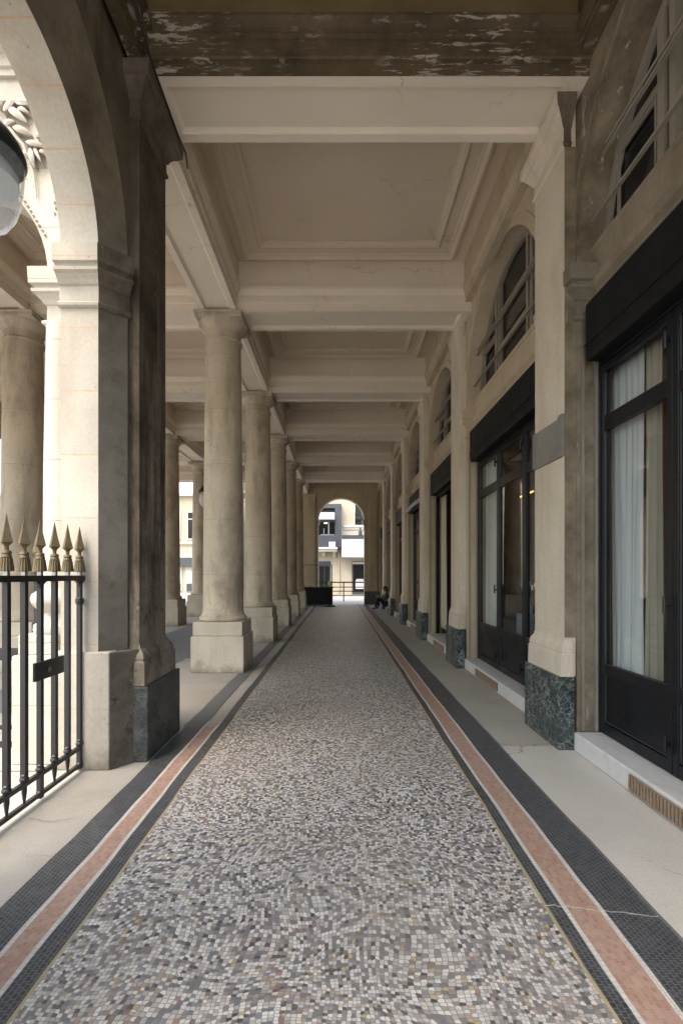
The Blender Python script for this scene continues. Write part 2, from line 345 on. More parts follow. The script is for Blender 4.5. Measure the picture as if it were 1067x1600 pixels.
# ------------------------------------------------------------------ mesh helpers
class MB:
    def __init__(s): s.v = []; s.f = []
    def add(s, vs, fs):
        o = len(s.v); s.v += [tuple(v) for v in vs]; s.f += [tuple(i + o for i in f) for f in fs]; return s
    def box(s, x0, x1, y0, y1, z0, z1):
        x0, x1 = sorted((x0, x1)); y0, y1 = sorted((y0, y1)); z0, z1 = sorted((z0, z1))
        return s.add([(x0, y0, z0), (x1, y0, z0), (x1, y1, z0), (x0, y1, z0), (x0, y0, z1), (x1, y0, z1), (x1, y1, z1), (x0, y1, z1)],
                     [(0, 3, 2, 1), (4, 5, 6, 7), (0, 1, 5, 4), (1, 2, 6, 5), (2, 3, 7, 6), (3, 0, 4, 7)])
    def prism(s, poly, z0, z1, fn=lambda a, b, t: (a, b, t)):
        n = len(poly)
        vs = [fn(a, b, z0) for a, b in poly] + [fn(a, b, z1) for a, b in poly]
        fs = [tuple(range(n))[::-1], tuple(range(n, 2 * n))] + [(i, (i + 1) % n, n + (i + 1) % n, n + i) for i in range(n)]
        return s.add(vs, fs)
    def sweep(s, prof, path, closed=False, segs=None):
        """prof = [(out, z)], path in plan; 'out' is to the right of the travel direction"""
        n = len(path); rows = []
        sg = 1 if sum(o for o, z in prof) > 0 else -1
        prof = [(sg * .004 if abs(o) < 1e-6 and 0 < q < len(prof) - 1 else o, z) for q, (o, z) in enumerate(prof)]
        for i, (x, y) in enumerate(path):
            def nrm(a, b):
                dx, dy = b[0] - a[0], b[1] - a[1]; l = math.hypot(dx, dy) or 1; return (dy / l, -dx / l)
            ns = []
            if closed or i > 0: ns.append(nrm(path[i - 1], path[i]))
            if closed or i < n - 1: ns.append(nrm(path[i], path[(i + 1) % n]))
            if len(ns) == 2:
                mx, my = ns[0][0] + ns[1][0], ns[0][1] + ns[1][1]; d = 1 + ns[0][0] * ns[1][0] + ns[0][1] * ns[1][1]
                m = (mx / d, my / d)
            else: m = ns[0]
            rows.append([(x + m[0] * o, y + m[1] * o, z) for o, z in prof])
        k = len(prof); vs = [v for r in rows for v in r]; fs = []
        for i in range(n if closed else n - 1):
            if segs is not None and i not in segs: continue
            j = (i + 1) % n
            for q in range(k - 1): fs.append((i * k + q, j * k + q, j * k + q + 1, i * k + q + 1))
        if segs is not None: pass
        elif closed:
            fs.append(tuple(i * k + k - 1 for i in range(n))); fs.append(tuple(i * k for i in range(n))[::-1])
        else:
            fs.append(tuple(range(k))[::-1]); fs.append(tuple((n - 1) * k + q for q in range(k)))
        return s.add(vs, fs)
    def lathe(s, prof, c=(0, 0, 0), seg=32, caps=True):
        vs = []; fs = []; k = len(prof)
        for i in range(seg):
            a = 2 * PI * i / seg
            vs += [(c[0] + r * math.cos(a), c[1] + r * math.sin(a), c[2] + z) for r, z in prof]
        for i in range(seg):
            j = (i + 1) % seg
            for q in range(k - 1): fs.append((i * k + q, j * k + q, j * k + q + 1, i * k + q + 1))
        if caps:
            fs.append(tuple(i * k for i in range(seg))[::-1]); fs.append(tuple(i * k + k - 1 for i in range(seg)))
        return s.add(vs, fs)
    def tube(s, pts, r, seg=8):
        pts = [Vector(p) for p in pts]; n = len(pts); vs = []; fs = []
        rs = r if isinstance(r, (list, tuple)) else [r] * n
        for i, p in enumerate(pts):
            d = (pts[min(n - 1, i + 1)] - pts[max(0, i - 1)]).normalized()
            u = d.cross(Vector((0, 0, 1)) if abs(d.z) < .9 else Vector((1, 0, 0))).normalized(); v = d.cross(u)
            for k in range(seg):
                a = 2 * PI * k / seg; vs.append(p + (u * math.cos(a) + v * math.sin(a)) * rs[i])
        for i in range(n - 1):
            for k in range(seg):
                j = (k + 1) % seg; fs.append((i * seg + k, i * seg + j, (i + 1) * seg + j, (i + 1) * seg + k))
        fs.append(tuple(range(seg))[::-1]); fs.append(tuple((n - 1) * seg + k for k in range(seg)))
        return s.add(vs, fs)
    def ball(s, c, rx, ry, rz, seg=10, rings=6, rot=None):
        vs = []; fs = []
        for i in range(rings + 1):
            t = PI * i / rings
            for k in range(seg):
                a = 2 * PI * k / seg
                p = Vector((rx * math.sin(t) * math.cos(a), ry * math.sin(t) * math.sin(a), rz * math.cos(t)))
                if rot is not None: p = rot @ p
                vs.append(Vector(c) + p)
        for i in range(rings):
            for k in range(seg):
                j = (k + 1) % seg; fs.append((i * seg + k, (i + 1) * seg + k, (i + 1) * seg + j, i * seg + j))
        return s.add(vs, fs)
    def build(s, name, mat, parent=None, smooth=False, bevel=0.0, local=False):
        me = bpy.data.meshes.new(name)
        me.from_pydata(s.v, [], s.f); me.validate()
        bm = bmesh.new(); bm.from_mesh(me)
        bmesh.ops.remove_doubles(bm, verts=bm.verts, dist=1e-5)
        lv = [v for v in bm.verts if not v.link_faces]
        if lv: bmesh.ops.delete(bm, geom=lv, context='VERTS')
        bmesh.ops.recalc_face_normals(bm, faces=bm.faces)
        bm.to_mesh(me); bm.free()
        me.materials.append(mat)
        if smooth:
            me.polygons.foreach_set('use_smooth', [True] * len(me.polygons))
        o = bpy.data.objects.new(name, me); COL.objects.link(o)
        if smooth and hasattr(me, 'set_sharp_from_angle'): me.set_sharp_from_angle(angle=R(42))
        if bevel:
            b = o.modifiers.new('bevel', 'BEVEL'); b.width = bevel; b.segments = 2; b.limit_method = 'ANGLE'; b.angle_limit = R(40)
        if parent is not None:
            o.parent = parent
            if not local:
                l = Vector((0, 0, 0)); q = parent
                while q: l += q.location; q = q.parent
                o.location = -l
        return o

def tag(o, label=None, cat=None, group=None, kind=None):
    if cat and not kind: kind = 'thing'
    if label: o['label'] = label
    if cat: o['category'] = cat
    if group: o['group'] = group
    if kind: o['kind'] = kind
    return o
def thing(name, label, cat, loc=(0, 0, 0), group=None):
    o = bpy.data.objects.new(name, None); COL.objects.link(o); o.location = loc; o.empty_display_size = .2
    return tag(o, label, cat, group)
def struct(name, mb, mat, **kw):
    return tag(mb.build(name, mat, **kw), kind='structure')
def dup(root, loc, label):
    r = root.copy(); COL.objects.link(r); r.location = loc; r['label'] = label
    for ch in list(root.children):
        c = ch.copy(); COL.objects.link(c); c.parent = r
        for g in list(ch.children):
            d = g.copy(); COL.objects.link(d); d.parent = c
    return r

def arc_path(a, b, zs, rz, n=24, z0=0.0):
    c, r = (a + b) / 2, (b - a) / 2
    return [(a, z0)] + [(c - r * math.cos(PI * i / n), zs + rz * math.sin(PI * i / n)) for i in range(n + 1)] + [(b, z0)]
def arch_face(mb, P, s0, s1, ztop, path, z0=0.0):
    """face with an arched opening: P(s,z) -> point"""
    n = len(path)
    a, b = path[0][0], path[-1][0]
    if a > s0: mb.add([P(s0, z0), P(a, z0), P(a, path[1][1]), P(a, ztop), P(s0, ztop)], [(0, 1, 2, 3, 4)])
    if s1 > b: mb.add([P(b, z0), P(s1, z0), P(s1, ztop), P(b, ztop), P(b, path[-2][1])], [(0, 1, 2, 3, 4)])
    for i in range(1, n - 2):
        (sa, za), (sb, zb) = path[i], path[i + 1]
        mb.add([P(sa, za), P(sb, zb), P(sb, ztop), P(sa, ztop)], [(0, 1, 2, 3)])
def loft(mb, A, B):
    n = len(A); mb.add(A + B, [(i, i + 1, n + i + 1, n + i) for i in range(n - 1)])
def arch_wall(mb, axis, s0, s1, t0, t1, ztop, a, b, zs, rz, n=28):
    P = (lambda t: (lambda s, z: (t, s, z))) if axis == 'Y' else (lambda t: (lambda s, z: (s, t, z)))
    path = arc_path(a, b, zs, rz, n)
    arch_face(mb, P(t0), s0, s1, ztop, path); arch_face(mb, P(t1), s0, s1, ztop, path)
    loft(mb, [P(t0)(s, z) for s, z in path], [P(t1)(s, z) for s, z in path])
    for s in (s0, s1): mb.add([P(t0)(s, 0), P(t1)(s, 0), P(t1)(s, ztop), P(t0)(s, ztop)], [(0, 1, 2, 3)])
    mb.add([P(t0)(s0, ztop), P(t0)(s1, ztop), P(t1)(s1, ztop), P(t1)(s0, ztop)], [(0, 1, 2, 3)])
    return mb

# ------------------------------------------------------------------ layout
L = [4.22, 7.72, 11.02, 14.32, 17.62, 20.92, 24.22]     # bay lines along the walk
ZS, ZL, ZC = 5.57, 5.92, 6.33                                      # beam soffit, ceiling
XA, XB, XCc = -1.86, -5.07, -8.6                         # left column rows
ORD = ['nearest', 'second', 'third', 'fourth', 'fifth', 'sixth', 'seventh']
YB = -2.2                                                # the gallery goes on behind the camera

# ------------------------------------------------------------------ ground and floors
struct('ground', MB().box(-220, 220, -120, 320, -.6, -.02), M_GROUND)
struct('street', MB().box(-14, 14, 24.75, 33.4, -.019, -.008), M_STREET)
struct('pavement', MB().box(-2.2, 2.6, YB, 24.75, -.015, 0).box(-9.2, -2.2, 3.7, 24.75, -.015, 0), M_PAVE)
struct('pavement_slab', MB().box(1.41, 2.0, YB, 4.2, .0005, .0035), M_PAVE2)
struct('mosaic_floor', MB().box(-1.101, .931, YB, 24.5, 0.0005, .004), M_MOS)
def wob(x, y): return x + .0035 * math.sin(y * 2.9 + x * 5) + .0025 * math.sin(y * 7.3 + x * 9 + 1.3) + .0015 * math.sin(y * 17 + x * 13)
def st(name, x0, x1, m, y0=YB, y1=24.4):
    n = 120; mb = MB(); V = []; F = []
    for i in range(n + 1):
        y = y0 + (y1 - y0) * (i / n) ** 1.5
        V += [(wob(x0, y), y, .0045), (wob(x1, y), y, .0045)]
        if i: F.append((2 * i - 2, 2 * i - 1, 2 * i + 1, 2 * i))
    struct(name, mb.add(V, F), m)
st('ochre_floor_line', .925, .94, M_SYEL); st('ochre_floor_line', -1.108, -1.095, M_SYEL)
st('dark_floor_line', .94, 1.002, M_SDARK); st('dark_floor_line', -1.195, -1.108, M_SDARK)
st('white_floor_line', 1.002, 1.024, M_SWHITE); st('white_floor_line', -1.217, -1.195, M_SWHITE, y1=4.9)
st('terracotta_floor_band', 1.024, 1.156, M_SRED); st('terracotta_floor_band', -1.318, -1.217, M_SRED, y1=4.72)
st('white_floor_line', 1.156, 1.178, M_SWHITE); st('white_floor_line', -1.34, -1.318, M_SWHITE, y1=4.9)
st('dark_floor_band', 1.178, 1.392, M_SDARK); st('dark_floor_band', -1.515, -1.34, M_SDARK, y1=4.72)
st('grey_floor_line', 1.392, 1.41, M_SGREY)
st('slate_floor_band', -1.53, -1.34, M_SGREY, y0=4.72)
st('slate_floor_panel', -4.4, -2.75, M_SLATE, y0=5.2, y1=23.5)
st('slate_floor_panel', -7.9, -5.8, M_SLATE, y0=5.2, y1=23.5)
st('slate_floor_band', -2.75, -1.8, M_SLATE, y0=8.6, y1=10.2)

def crack(name, pts, wd, m, z=.0056):
    mb = MB(); V = []; F = []; rnd = random.Random(4); P = []
    for (xa, ya), (xb, yb_) in zip(pts, pts[1:]):
        for k in range(8): P.append((xa + (xb - xa) * k / 8 + rnd.uniform(-.006, .006), ya + (yb_ - ya) * k / 8 + rnd.uniform(-.006, .006)))
    P.append(pts[-1])
    for i, (x, y) in enumerate(P):
        h = wd * (.5 + .5 * rnd.random()); V += [(x, y - h, z), (x, y + h, z)]
        if i: F.append((2 * i - 2, 2 * i, 2 * i + 1, 2 * i - 1))
    struct(name, mb.add(V, F), m)
crack('pale_floor_crack', [(.93, 2.175), (1.03, 2.16), (1.17, 2.135), (1.395, 2.10)], .0042, M_SWHITE)
crack('dark_pavement_crack', [(1.60, 2.55), (1.66, 2.42), (1.75, 2.35), (1.80, 2.22)], .003, M_SGREY)
crack('dark_pavement_crack', [(1.42, 4.2), (1.6, 4.21), (1.83, 4.2)], .003, M_SGREY)
crack('dark_pavement_crack', [(-1.9, 2.95), (-1.75, 2.9), (-1.62, 2.96)], .0025, M_SGREY)
# ------------------------------------------------------------------ columns
def capital_profile(r):
    return [(r, 0), (r + .004, .03), (r + .025, .035), (r + .03, .05), (r + .02, .065), (r, .07), (r, .19), (r + .015, .195),
            (r + .03, .215), (r + .05, .24), (r + .085, .275), (r + .105, .31), (r + .11, .325)]
def column_proto(label):
    t = thing('stone_column', label, 'column', (0, 0, 0), 'round stone columns under the gallery ceiling')
    MB().box(-.405, .405, -.405, .405, 0, .56).box(-.38, .38, -.38, .38, .56, .775).build('plinth', M_PLINTH, t, bevel=.014)
    z = .775
    MB().lathe([(.345, 0), (.366, .012), (.374, .04), (.366, .068), (.345, .08), (.338, .085), (.338, .105), (.328, .112), (.321, .14), (.3165, .2)], (0, 0, z), 48).build('base', M_COL, t, smooth=True)
    pts = []
    h0, h1 = z + .2, 5.15
    for i in range(15):
        f = i / 14
        pts.append((.316 - .042 * f ** 1.6, h0 + (h1 - h0) * f))
    MB().lathe(pts, seg=48).build('shaft', M_COL, t, smooth=True)
    c = MB().lathe(capital_profile(.274), (0, 0, 5.15), 48).build('capital', M_COL, t, smooth=True)
    MB().box(-.36, .36, -.36, .36, 5.475, 5.53).box(-.375, .375, -.375, .375, 5.53, ZS).build('abacus', M_COL, t, bevel=.008)
    return t
WORD = ['first', 'second', 'third', 'fourth', 'fifth']
a0 = column_proto('big round stone column nearest the camera on the left edge of the mosaic walk')
a0.location = (XA, L[1], 0)
for i in range(1, 5):
    dup(a0, (XA, L[1 + i], 0), f'{WORD[i]} round stone column from the camera along the left edge of the mosaic walk')
dup(a0, (XB, L[1], 0), 'round stone column at the far left behind the iron gate')
dup(a0, (XB, L[2], 0), 'inner row stone column mostly hidden behind the sooty pier')
dup(a0, (XB, L[3], 0), 'dim stone column just right of the sooty pier, partly hidden by it')
dup(a0, (XB, L[4], 0), 'shaded stone column between the bright courtyard gap and the nearest walk column')
dup(a0, (XB, L[5], 0), 'inner row stone column glimpsed behind the nearest walk column')
dup(a0, (XB, L[6], 0), 'farthest inner row stone column, at the open back of the hall')
for i in range(6):  # added arcade, mostly hidden; its arch size sets the side light in the hall
    t = thing('light_limiting_arcade', f'{ORD[i]} arched bay of the wall added to limit garden light, far left in the hall', 'wall', (XCc, L[i] + 1.65, 0), 'arched bays added to limit garden light')
    y0 = L[i] + (.17 if i == 0 else 0); y1 = L[i + 1] - .002
    arch_wall(MB(), 'Y', y0, y1, XCc - .35, XCc + .25, 6.0, (y0 + y1) / 2 - 1.25, (y0 + y1) / 2 + 1.25, 3.9, 1.25).build('masonry', M_COL, t)

# ------------------------------------------------------------------ beams
def beam_mesh(mb, axis, s0, s1, w, z0=ZS, z1=ZL, sides=(1, -1)):
    """moulded beam along axis centred on t=0, with a sunk soffit panel"""
    P = (lambda s, t, z: (t, s, z)) if axis == 'Y' else (lambda s, t, z: (s, t, z))
    h = w / 2
    prof = [(h - .0, z0), (h, z0 + .12), (h + .022, z0 + .125), (h + .022, z0 + .235), (h + .035, z0 + .245), (h + .06, z0 + .29), (h + .07, z0 + .31), (h + .075, z1), (h + .03, z1 + .012), (h + .03, ZC + .01)]
    for sg in sides:
        for (ta, za), (tb, zb) in zip(prof, prof[1:]):
            mb.add([P(s0, sg * ta, za), P(s1, sg * ta, za), P(s1, sg * tb, zb), P(s0, sg * tb, zb)], [(0, 1, 2, 3)])
    m, d, e = .085, .035, .14
    ring = [(s0, -h), (s1, -h), (s1, h), (s0, h)]
    i1 = [(s0 + e, -h + m), (s1 - e, -h + m), (s1 - e, h - m), (s0 + e, h - m)]
    i2 = [(s0 + e + .035, -h + m + .035), (s1 - e - .035, -h + m + .035), (s1 - e - .035, h - m - .035), (s0 + e + .035, h - m - .035)]
    V = [P(s, t, z0) for s, t in ring] + [P(s, t, z0) for s, t in i1] + [P(s, t, z0 + d * .4) for s, t in i1] + [P(s, t, z0 + d) for s, t in i2]
    F = []
    for q in range(3):
        for k in range(4): F.append((q * 4 + k, q * 4 + (k + 1) % 4, q * 4 + 4 + (k + 1) % 4, q * 4 + 4 + k))
    F.append((12, 13, 14, 15))
    mb.add(V, F)
    for s in (s0, s1):
        mb.add([P(s, t, z) for t, z in [(-a, b) for a, b in prof][::-1] + prof], [tuple(range(2 * len(prof)))])
    return mb
BW = .6
for i in range(6):
    t = thing('cross_beam', f'{ORD[i]} pale painted cross beam over the mosaic walk, {"its camera side brown and flaking" if i == 0 else "counted away from the brown flaking one"}', 'beam', (0, L[i], 0), 'cross beams over the mosaic walk')
    o = beam_mesh(MB(), 'X', -1.585, 2.045, BW, sides=(1, -1) if i else (1,)).build('beam', M_BEAM, t, local=True)
    if i == 0:
        pr = [(.302, ZS - .001), (.305, ZS + .10), (.335, ZS + .105), (.345, ZS + .12), (.345, ZS + .24), (.36, ZS + .243), (.385, ZS + .255), (.385, ZS + .275), (.365, ZS + .285), (.375, ZS + .31), (.41, ZS + .335), (.43, ZS + .35), (.43, ZS + .375), (.37, ZS + .385), (.302, ZS + .385)]
        MB().prism([(-a, b) for a, b in pr], -1.60, 2.038, lambda a, b, x: (x, a, b)).build('weathered_cornice', M_PEEL, t, local=True)
        MB().box(-1.60, 2.038, -.355, -.332, ZS + .385, ZC).build('brown_upper_face', M_DCEIL, t, local=True)
for i in range(1, 6):
    t = thing('cross_beam', f'{ORD[i - 1]} painted cross beam over the column hall left of the walk', 'beam', (0, L[i], 0), 'cross beams over the column hall')
    beam_mesh(MB(), 'X', XB + .29, XA - .29, BW).build('beam', M_BEAM, t, local=True)
    t = thing('cross_beam', f'{ORD[i - 1]} painted cross beam over the outer aisle at the far left', 'beam', (0, L[i], 0), 'cross beams over the outer aisle')
    beam_mesh(MB(), 'X', XCc + .29, XB - .29, BW).build('beam', M_BEAM, t, local=True)
for xx, nm in ((XA, 'along the columns at the left of the mosaic walk'), (XB, 'along the inner row of columns in the hall')):
    for i in range(6):
        t = thing('long_beam', f'{ORD[i]} lengthwise painted beam {nm}', 'beam', (xx, 0, 0), 'lengthwise beams over the columns')
        y0 = L[i] + .31 if i == 0 else L[i]
        beam_mesh(MB(), 'Y', y0 + (.0 if i else 0.0), L[i + 1], .56).build('beam', M_BEAM, t, local=True)

# ------------------------------------------------------------------ ceilings (flat sheet, moulded coffer frames)
def frame_ring(mb, x0, x1, y0, y1, zc, prof):
    """moulded rectangular frame hanging under the ceiling; prof = [(inset, drop)]"""
    rows = [[(x0 + i, y0 + i, zc - d), (x1 - i, y0 + i, zc - d), (x1 - i, y1 - i, zc - d), (x0 + i, y1 - i, zc - d)] for i, d in prof]
    V = [v for r in rows for v in r]; F = []
    for q in range(len(rows) - 1):
        for k in range(4): F.append((q * 4 + k, q * 4 + (k + 1) % 4, q * 4 + 4 + (k + 1) % 4, q * 4 + 4 + k))
    mb.add(V, F)
FP = [(0, 0), (.0, .05), (.025, .065), (.05, .07), (.075, .05), (.09, .04), (.115, .04), (.125, .028), (.26, .028), (.27, .05), (.29, .06), (.33, .045), (.345, .02), (.37, .012), (.37, 0)]
cm = MB()
for i in range(6):
    y0 = L[i] + .33; y1 = L[i + 1] - .33
    cm.box(-1.55, 2.3, L[i] - .3, L[i + 1] - .3, ZC, ZC + .35)
    frame_ring(cm, -1.44, 1.74, y0 + .09, y1 - .09, ZC, FP)
    ya = L[i] - (.3 if i else -.16)
    cm.box(XB + .25, -1.55, ya, L[i + 1] - .3, ZC, ZC + .35); frame_ring(cm, XB + .41, XA - .41, y0 + .09, y1 - .09, ZC, FP)
    cm.box(-9.2, XB + .25, ya, L[i + 1] - .3, ZC, ZC + .35); frame_ring(cm, XCc + .4, XB - .41, y0 + .09, y1 - .09, ZC, FP)
cm.box(-9.2, 2.3, L[6] - .3, 24.75, ZC, ZC + .35)
struct('ceiling', cm, M_CEIL)
dc = MB().box(-2.16, 2.4, YB, 3.88, ZC, ZC + .35)
struct('brown_ceiling', dc, M_DCEIL)

# ------------------------------------------------------------------ left pier, gate arch wall
gw = thing('gate_wall', 'sooty wall with the pale arched gateway at the left, its splay stained dark brown', 'wall', (-1.86, 2.81, 0))
pin = arc_path(1.91, 3.71, 4.0, .91, 32); pout = arc_path(1.78, 3.86, 4.0, 1.25, 32)
mbf = MB()
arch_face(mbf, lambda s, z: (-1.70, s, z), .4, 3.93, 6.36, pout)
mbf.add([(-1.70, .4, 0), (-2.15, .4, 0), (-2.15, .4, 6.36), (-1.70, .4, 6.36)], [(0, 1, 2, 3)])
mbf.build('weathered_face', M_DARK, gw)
m2 = MB(); loft(m2, [(-1.70, s, z) for s, z in pout], [(-1.86, s, z) for s, z in pin]); m2.build('splay', M_SPLAY2, gw, smooth=True)
m3 = MB(); loft(m3, [(-1.86, s, z) for s, z in pin], [(-2.15, s, z) for s, z in pin]); m3.build('soffit', M_JAMB, gw, smooth=True)
m4 = MB(); arch_face(m4, lambda s, z: (-2.15, s, z), .4, 3.98, 7.6, pin)
m4.add([(-2.15, .4, 6.37), (-1.70, .4, 6.37), (-1.70, .4, 7.6), (-2.15, .4, 7.6)], [(0, 1, 2, 3)])
m4.build('court_face', M_FACADE, gw)
# pier base block, jamb side (pale) and corridor side
IMP = [(0, 0), (.012, .0), (.03, .012), (.034, .03), (.02, .045), (.0, .05), (.0, .17), (.02, .18), (.035, .205), (.06, .235), (.085, .25), (.088, .27), (.07, .285), (.075, .30), (.10, .31), (.105, .44), (0, .44)]
MB().sweep([(a, 3.56 + b) for a, b in IMP], [(-2.16, 3.712), (-1.858, 3.712), (-1.69, 3.872)], segs=[0]).build('impost', M_JAMB, gw)
MB().sweep([(a, 3.56 + b) for a, b in IMP], [(-2.16, 3.712), (-1.858, 3.712), (-1.69, 3.872)], segs=[1]).build('impost', M_SPLAY, gw)
MB().sweep([(a, 3.56 + b) for a, b in IMP], [(-1.855, 1.912), (-2.16, 1.912)]).build('impost', M_JAMB, gw)
MB().box(-2.2, -1.76, 3.675, 3.97, 0, .905).build('jamb_base', M_JAMB, gw, bevel=.01)
MB().prism([(-1.757, 3.678), (-1.615, 3.865), (-1.615, 3.97), (-1.757, 3.97)], 0, .90).build('splay_base', M_SPLAY, gw, bevel=.006)
MB().box(-1.66, -1.56, .4, 3.86, 5.57, 5.94).box(-1.62, -1.53, .4, 3.86, 5.7, 5.94).box(-1.58, -1.49, .4, 3.86, 5.86, 5.95).box(-1.70, -1.60, .4, 3.86, 5.95, 6.33).build('cornice', M_PEEL, gw)
# continue behind the camera
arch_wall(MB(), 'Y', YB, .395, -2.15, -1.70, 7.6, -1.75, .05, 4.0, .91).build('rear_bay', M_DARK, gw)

lp = thing('pier_pilaster', 'dark sooty pilaster on the pier beside the gateway, with a blackened stone foot', 'pilaster', (-1.62, 4.21, 0))
MB().box(-2.15, -1.70, 3.93, 4.53, 0, ZS).box(-2.15, -1.62, 3.93, 4.53, ZS + .002, ZC).build('pier_core', M_COL, lp)
MB().box(-1.74, -1.62, 3.90, 4.49, .93, 5.2).build('shaft', M_DARKJ, lp, bevel=.008)
CAPP = [(0, 0), (.015, .01), (.02, .03), (.005, .04), (.0, .05), (.0, .14), (.02, .15), (.03, .18), (.06, .22), (.09, .245), (.095, .27), (.12, .28), (.125, .368), (0, .368)]
MB().sweep([(a, 5.2 + b) for a, b in CAPP], [(-1.74, 3.90), (-1.62, 3.90), (-1.62, 4.49), (-1.74, 4.49)]).build('capital', M_DARK, lp)
MB().box(-1.739, -1.622, 3.902, 4.488, 5.2, 5.567).build('capital_core', M_DARK, lp)
BASEP = [(0, .325), (.012, .29), (.035, .265), (.05, .24), (.055, .215), (.05, .195), (.065, .185), (.068, 0), (0, 0)]
MB().sweep([(a, .61 + b) for a, b in BASEP], [(-1.74, 3.90), (-1.62, 3.90), (-1.62, 4.49), (-1.74, 4.49)]).build('base', M_DARKJ, lp)
MB().box(-1.739, -1.622, 3.902, 4.488, .6, .95).build('base_core', M_DARKJ, lp)
pl = MB().box(-1.76, -1.527, 3.83, 4.62, 0, .608)
pl.build('foot', M_BLACKST, lp, bevel=.016)
MB().box(-2.25, -1.75, 3.99, 4.6, 0, .9).build('rear_base', M_PLINTH, lp, bevel=.012)

# wire along the beam end
wire = MB().tube([(-1.525, 3.35, 5.86), (-1.50, 3.6, 5.66), (-1.49, 3.82, 5.575), (-1.485, 4.1, 5.557), (-1.485, 4.42, 5.555), (-1.47, 4.6, 5.54), (-1.47, 4.66, 5.44)], .008)
tag(wire.build('electric_cable', M_IRON, smooth=True), 'thin dark cable running over the sooty pilaster capital along the beam end', 'cable')

# ------------------------------------------------------------------ court facade left, seen through the gateway
cf = thing('court_facade', 'bright pale stone court front with carved cornice seen through the gateway', 'wall', (-4, 4.2, 0))
fm = MB()
arch_wall(fm, 'X', -4.5, -2.16, 3.99, 4.38, 7.6, -4.22, -2.42, 4.0, .9)
arch_wall(fm, 'X', -6.85, -4.502, 3.99, 4.38, 7.6, -6.58, -4.78, 4.0, .9)
arch_wall(fm, 'X', -9.3, -6.852, 3.99, 4.38, 7.6, -8.94, -7.14, 4.0, .9)
fm.build('arcade', M_FACADE, cf)
MB().sweep([(a, 3.56 + b) for a, b in IMP], [(-2.42, 4.38), (-2.42, 3.99), (-2.2, 3.99)]).build('impost', M_FACADE, cf)
MB().sweep([(a, 3.56 + b) for a, b in IMP], [(-4.22, 4.38), (-4.22, 3.99), (-4.78, 3.99), (-4.78, 4.38)][::-1]).build('impost', M_FACADE, cf)
COR = [(0, 0), (.03, 0), (.03, .05), (.05, .06), (.05, .16), (.09, .18), (.12, .24), (.12, .30), (.17, .33), (.26, .36), (.26, .44), (.33, .50), (.34, .56), (0, .56)]
MB().sweep([(a, 5.62 + b) for a, b in COR], [(-9.3, 3.99), (-2.16, 3.99)]).build('cornice', M_FACADE, cf)
dn = MB(); x = -9.2
while x < -2.2: dn.box(x, x + .05, 3.84, 3.90, 5.80, 5.88); x += .085
dn.build('dentils', M_FACADE, cf)
MB().box(-2.58, -2.21, 3.78, 4.42, 0, .86).box(-2.55, -2.23, 3.81, 4.40, .86, 1.02).build('pedestal', M_FACADE, cf, bevel=.012)
MB().lathe([(.20, 0), (.215, .03), (.21, .07), (.18, .09), (.165, .14), (.16, .17), (.19, .20), (.225, .245), (.235, .28), (.225, .32), (.19, .345), (.165, .37)], (-2.31, 4.02, 1.02), 40).build('column_base', M_FACADE, cf, smooth=True)
MB().lathe([(.155, 1.39), (.15, 2.4), (.13, 3.55)], (-2.30, 4.02, 0), 40).build('column_shaft', M_FACADE, cf, smooth=True)

# carved laurel relief in the spandrel
lr = MB(); random.seed(3)
from mathutils import Matrix
def leaf(cx, cz, ln, wd, ang, y=3.955):
    rot = Matrix.Rotation(ang, 3, 'Y') @ Matrix.Rotation(random.uniform(-.35, .35), 3, 'X')
    V = []; F = []; n = 8
    for i in range(n + 1):
        u = i / n; ww = wd * math.sin(PI * u ** .8) ** .8; zz = (u - .5) * ln
        for q in (-1, -.45, 0, .45, 1):
            bul = .030 * math.sin(PI * u) * (1 - .55 * abs(q)) * (0.8 if q == 0 else 1)
            V.append(Vector((q * ww, -bul - .012, zz)))
        V.append(Vector((0, .05, zz)))
    for i in range(n):
        for q in range(4): F.append((i * 6 + q, i * 6 + q + 1, i * 6 + 7 + q, i * 6 + 6 + q))
        F.append((i * 6 + 4, i * 6 + 5, i * 6 + 11, i * 6 + 10)); F.append((i * 6 + 5, i * 6, i * 6 + 6, i * 6 + 11))
    lr.add([rot @ v + Vector((cx, y, cz)) for v in V], F)
k_ = 3.95 / 750
for x0, y0, x1, y1, wd in [(8, 178, 27, 153, 5), (24, 160, 52, 165, 5.5), (14, 170, 43, 191, 6), (28, 169, 48, 179, 3.5), (-2, 168, 10, 158, 4), (-8, 180, 8, 205, 5.5), (22, 203, 50, 209, 5.5),
                           (0, 216, 25, 229, 5.5), (8, 198, 24, 189, 4.5), (42, 225, 72, 229, 4.5), (55, 212, 72, 217, 3.5), (48, 232, 55, 263, 4.5), (52, 227, 68, 258, 3), (35, 238, 46, 248, 3.5), (62, 236, 76, 244, 3),
                           (-14, 150, 4, 168, 5.5), (-22, 197, -4, 185, 5.5), (-15, 226, 5, 238, 5.5), (60, 190, 74, 206, 3.5)]:
    X0, Z0, X1, Z1 = (x0 - 530) * k_, 1.5 + (898 - y0) * k_, (x1 - 530) * k_, 1.5 + (898 - y1) * k_
    leaf((X0 + X1) / 2, (Z0 + Z1) / 2, math.hypot(X1 - X0, Z1 - Z0), wd * k_, math.atan2(X1 - X0, Z1 - Z0))
lr.tube([(-3.1, 3.965, 5.42), (-2.9, 3.95, 5.28), (-2.72, 3.95, 5.18), (-2.6, 3.955, 5.04), (-2.52, 3.96, 4.82), (-2.50, 3.97, 4.62)], [.02, .02, .018, .014, .01, .006], 6)
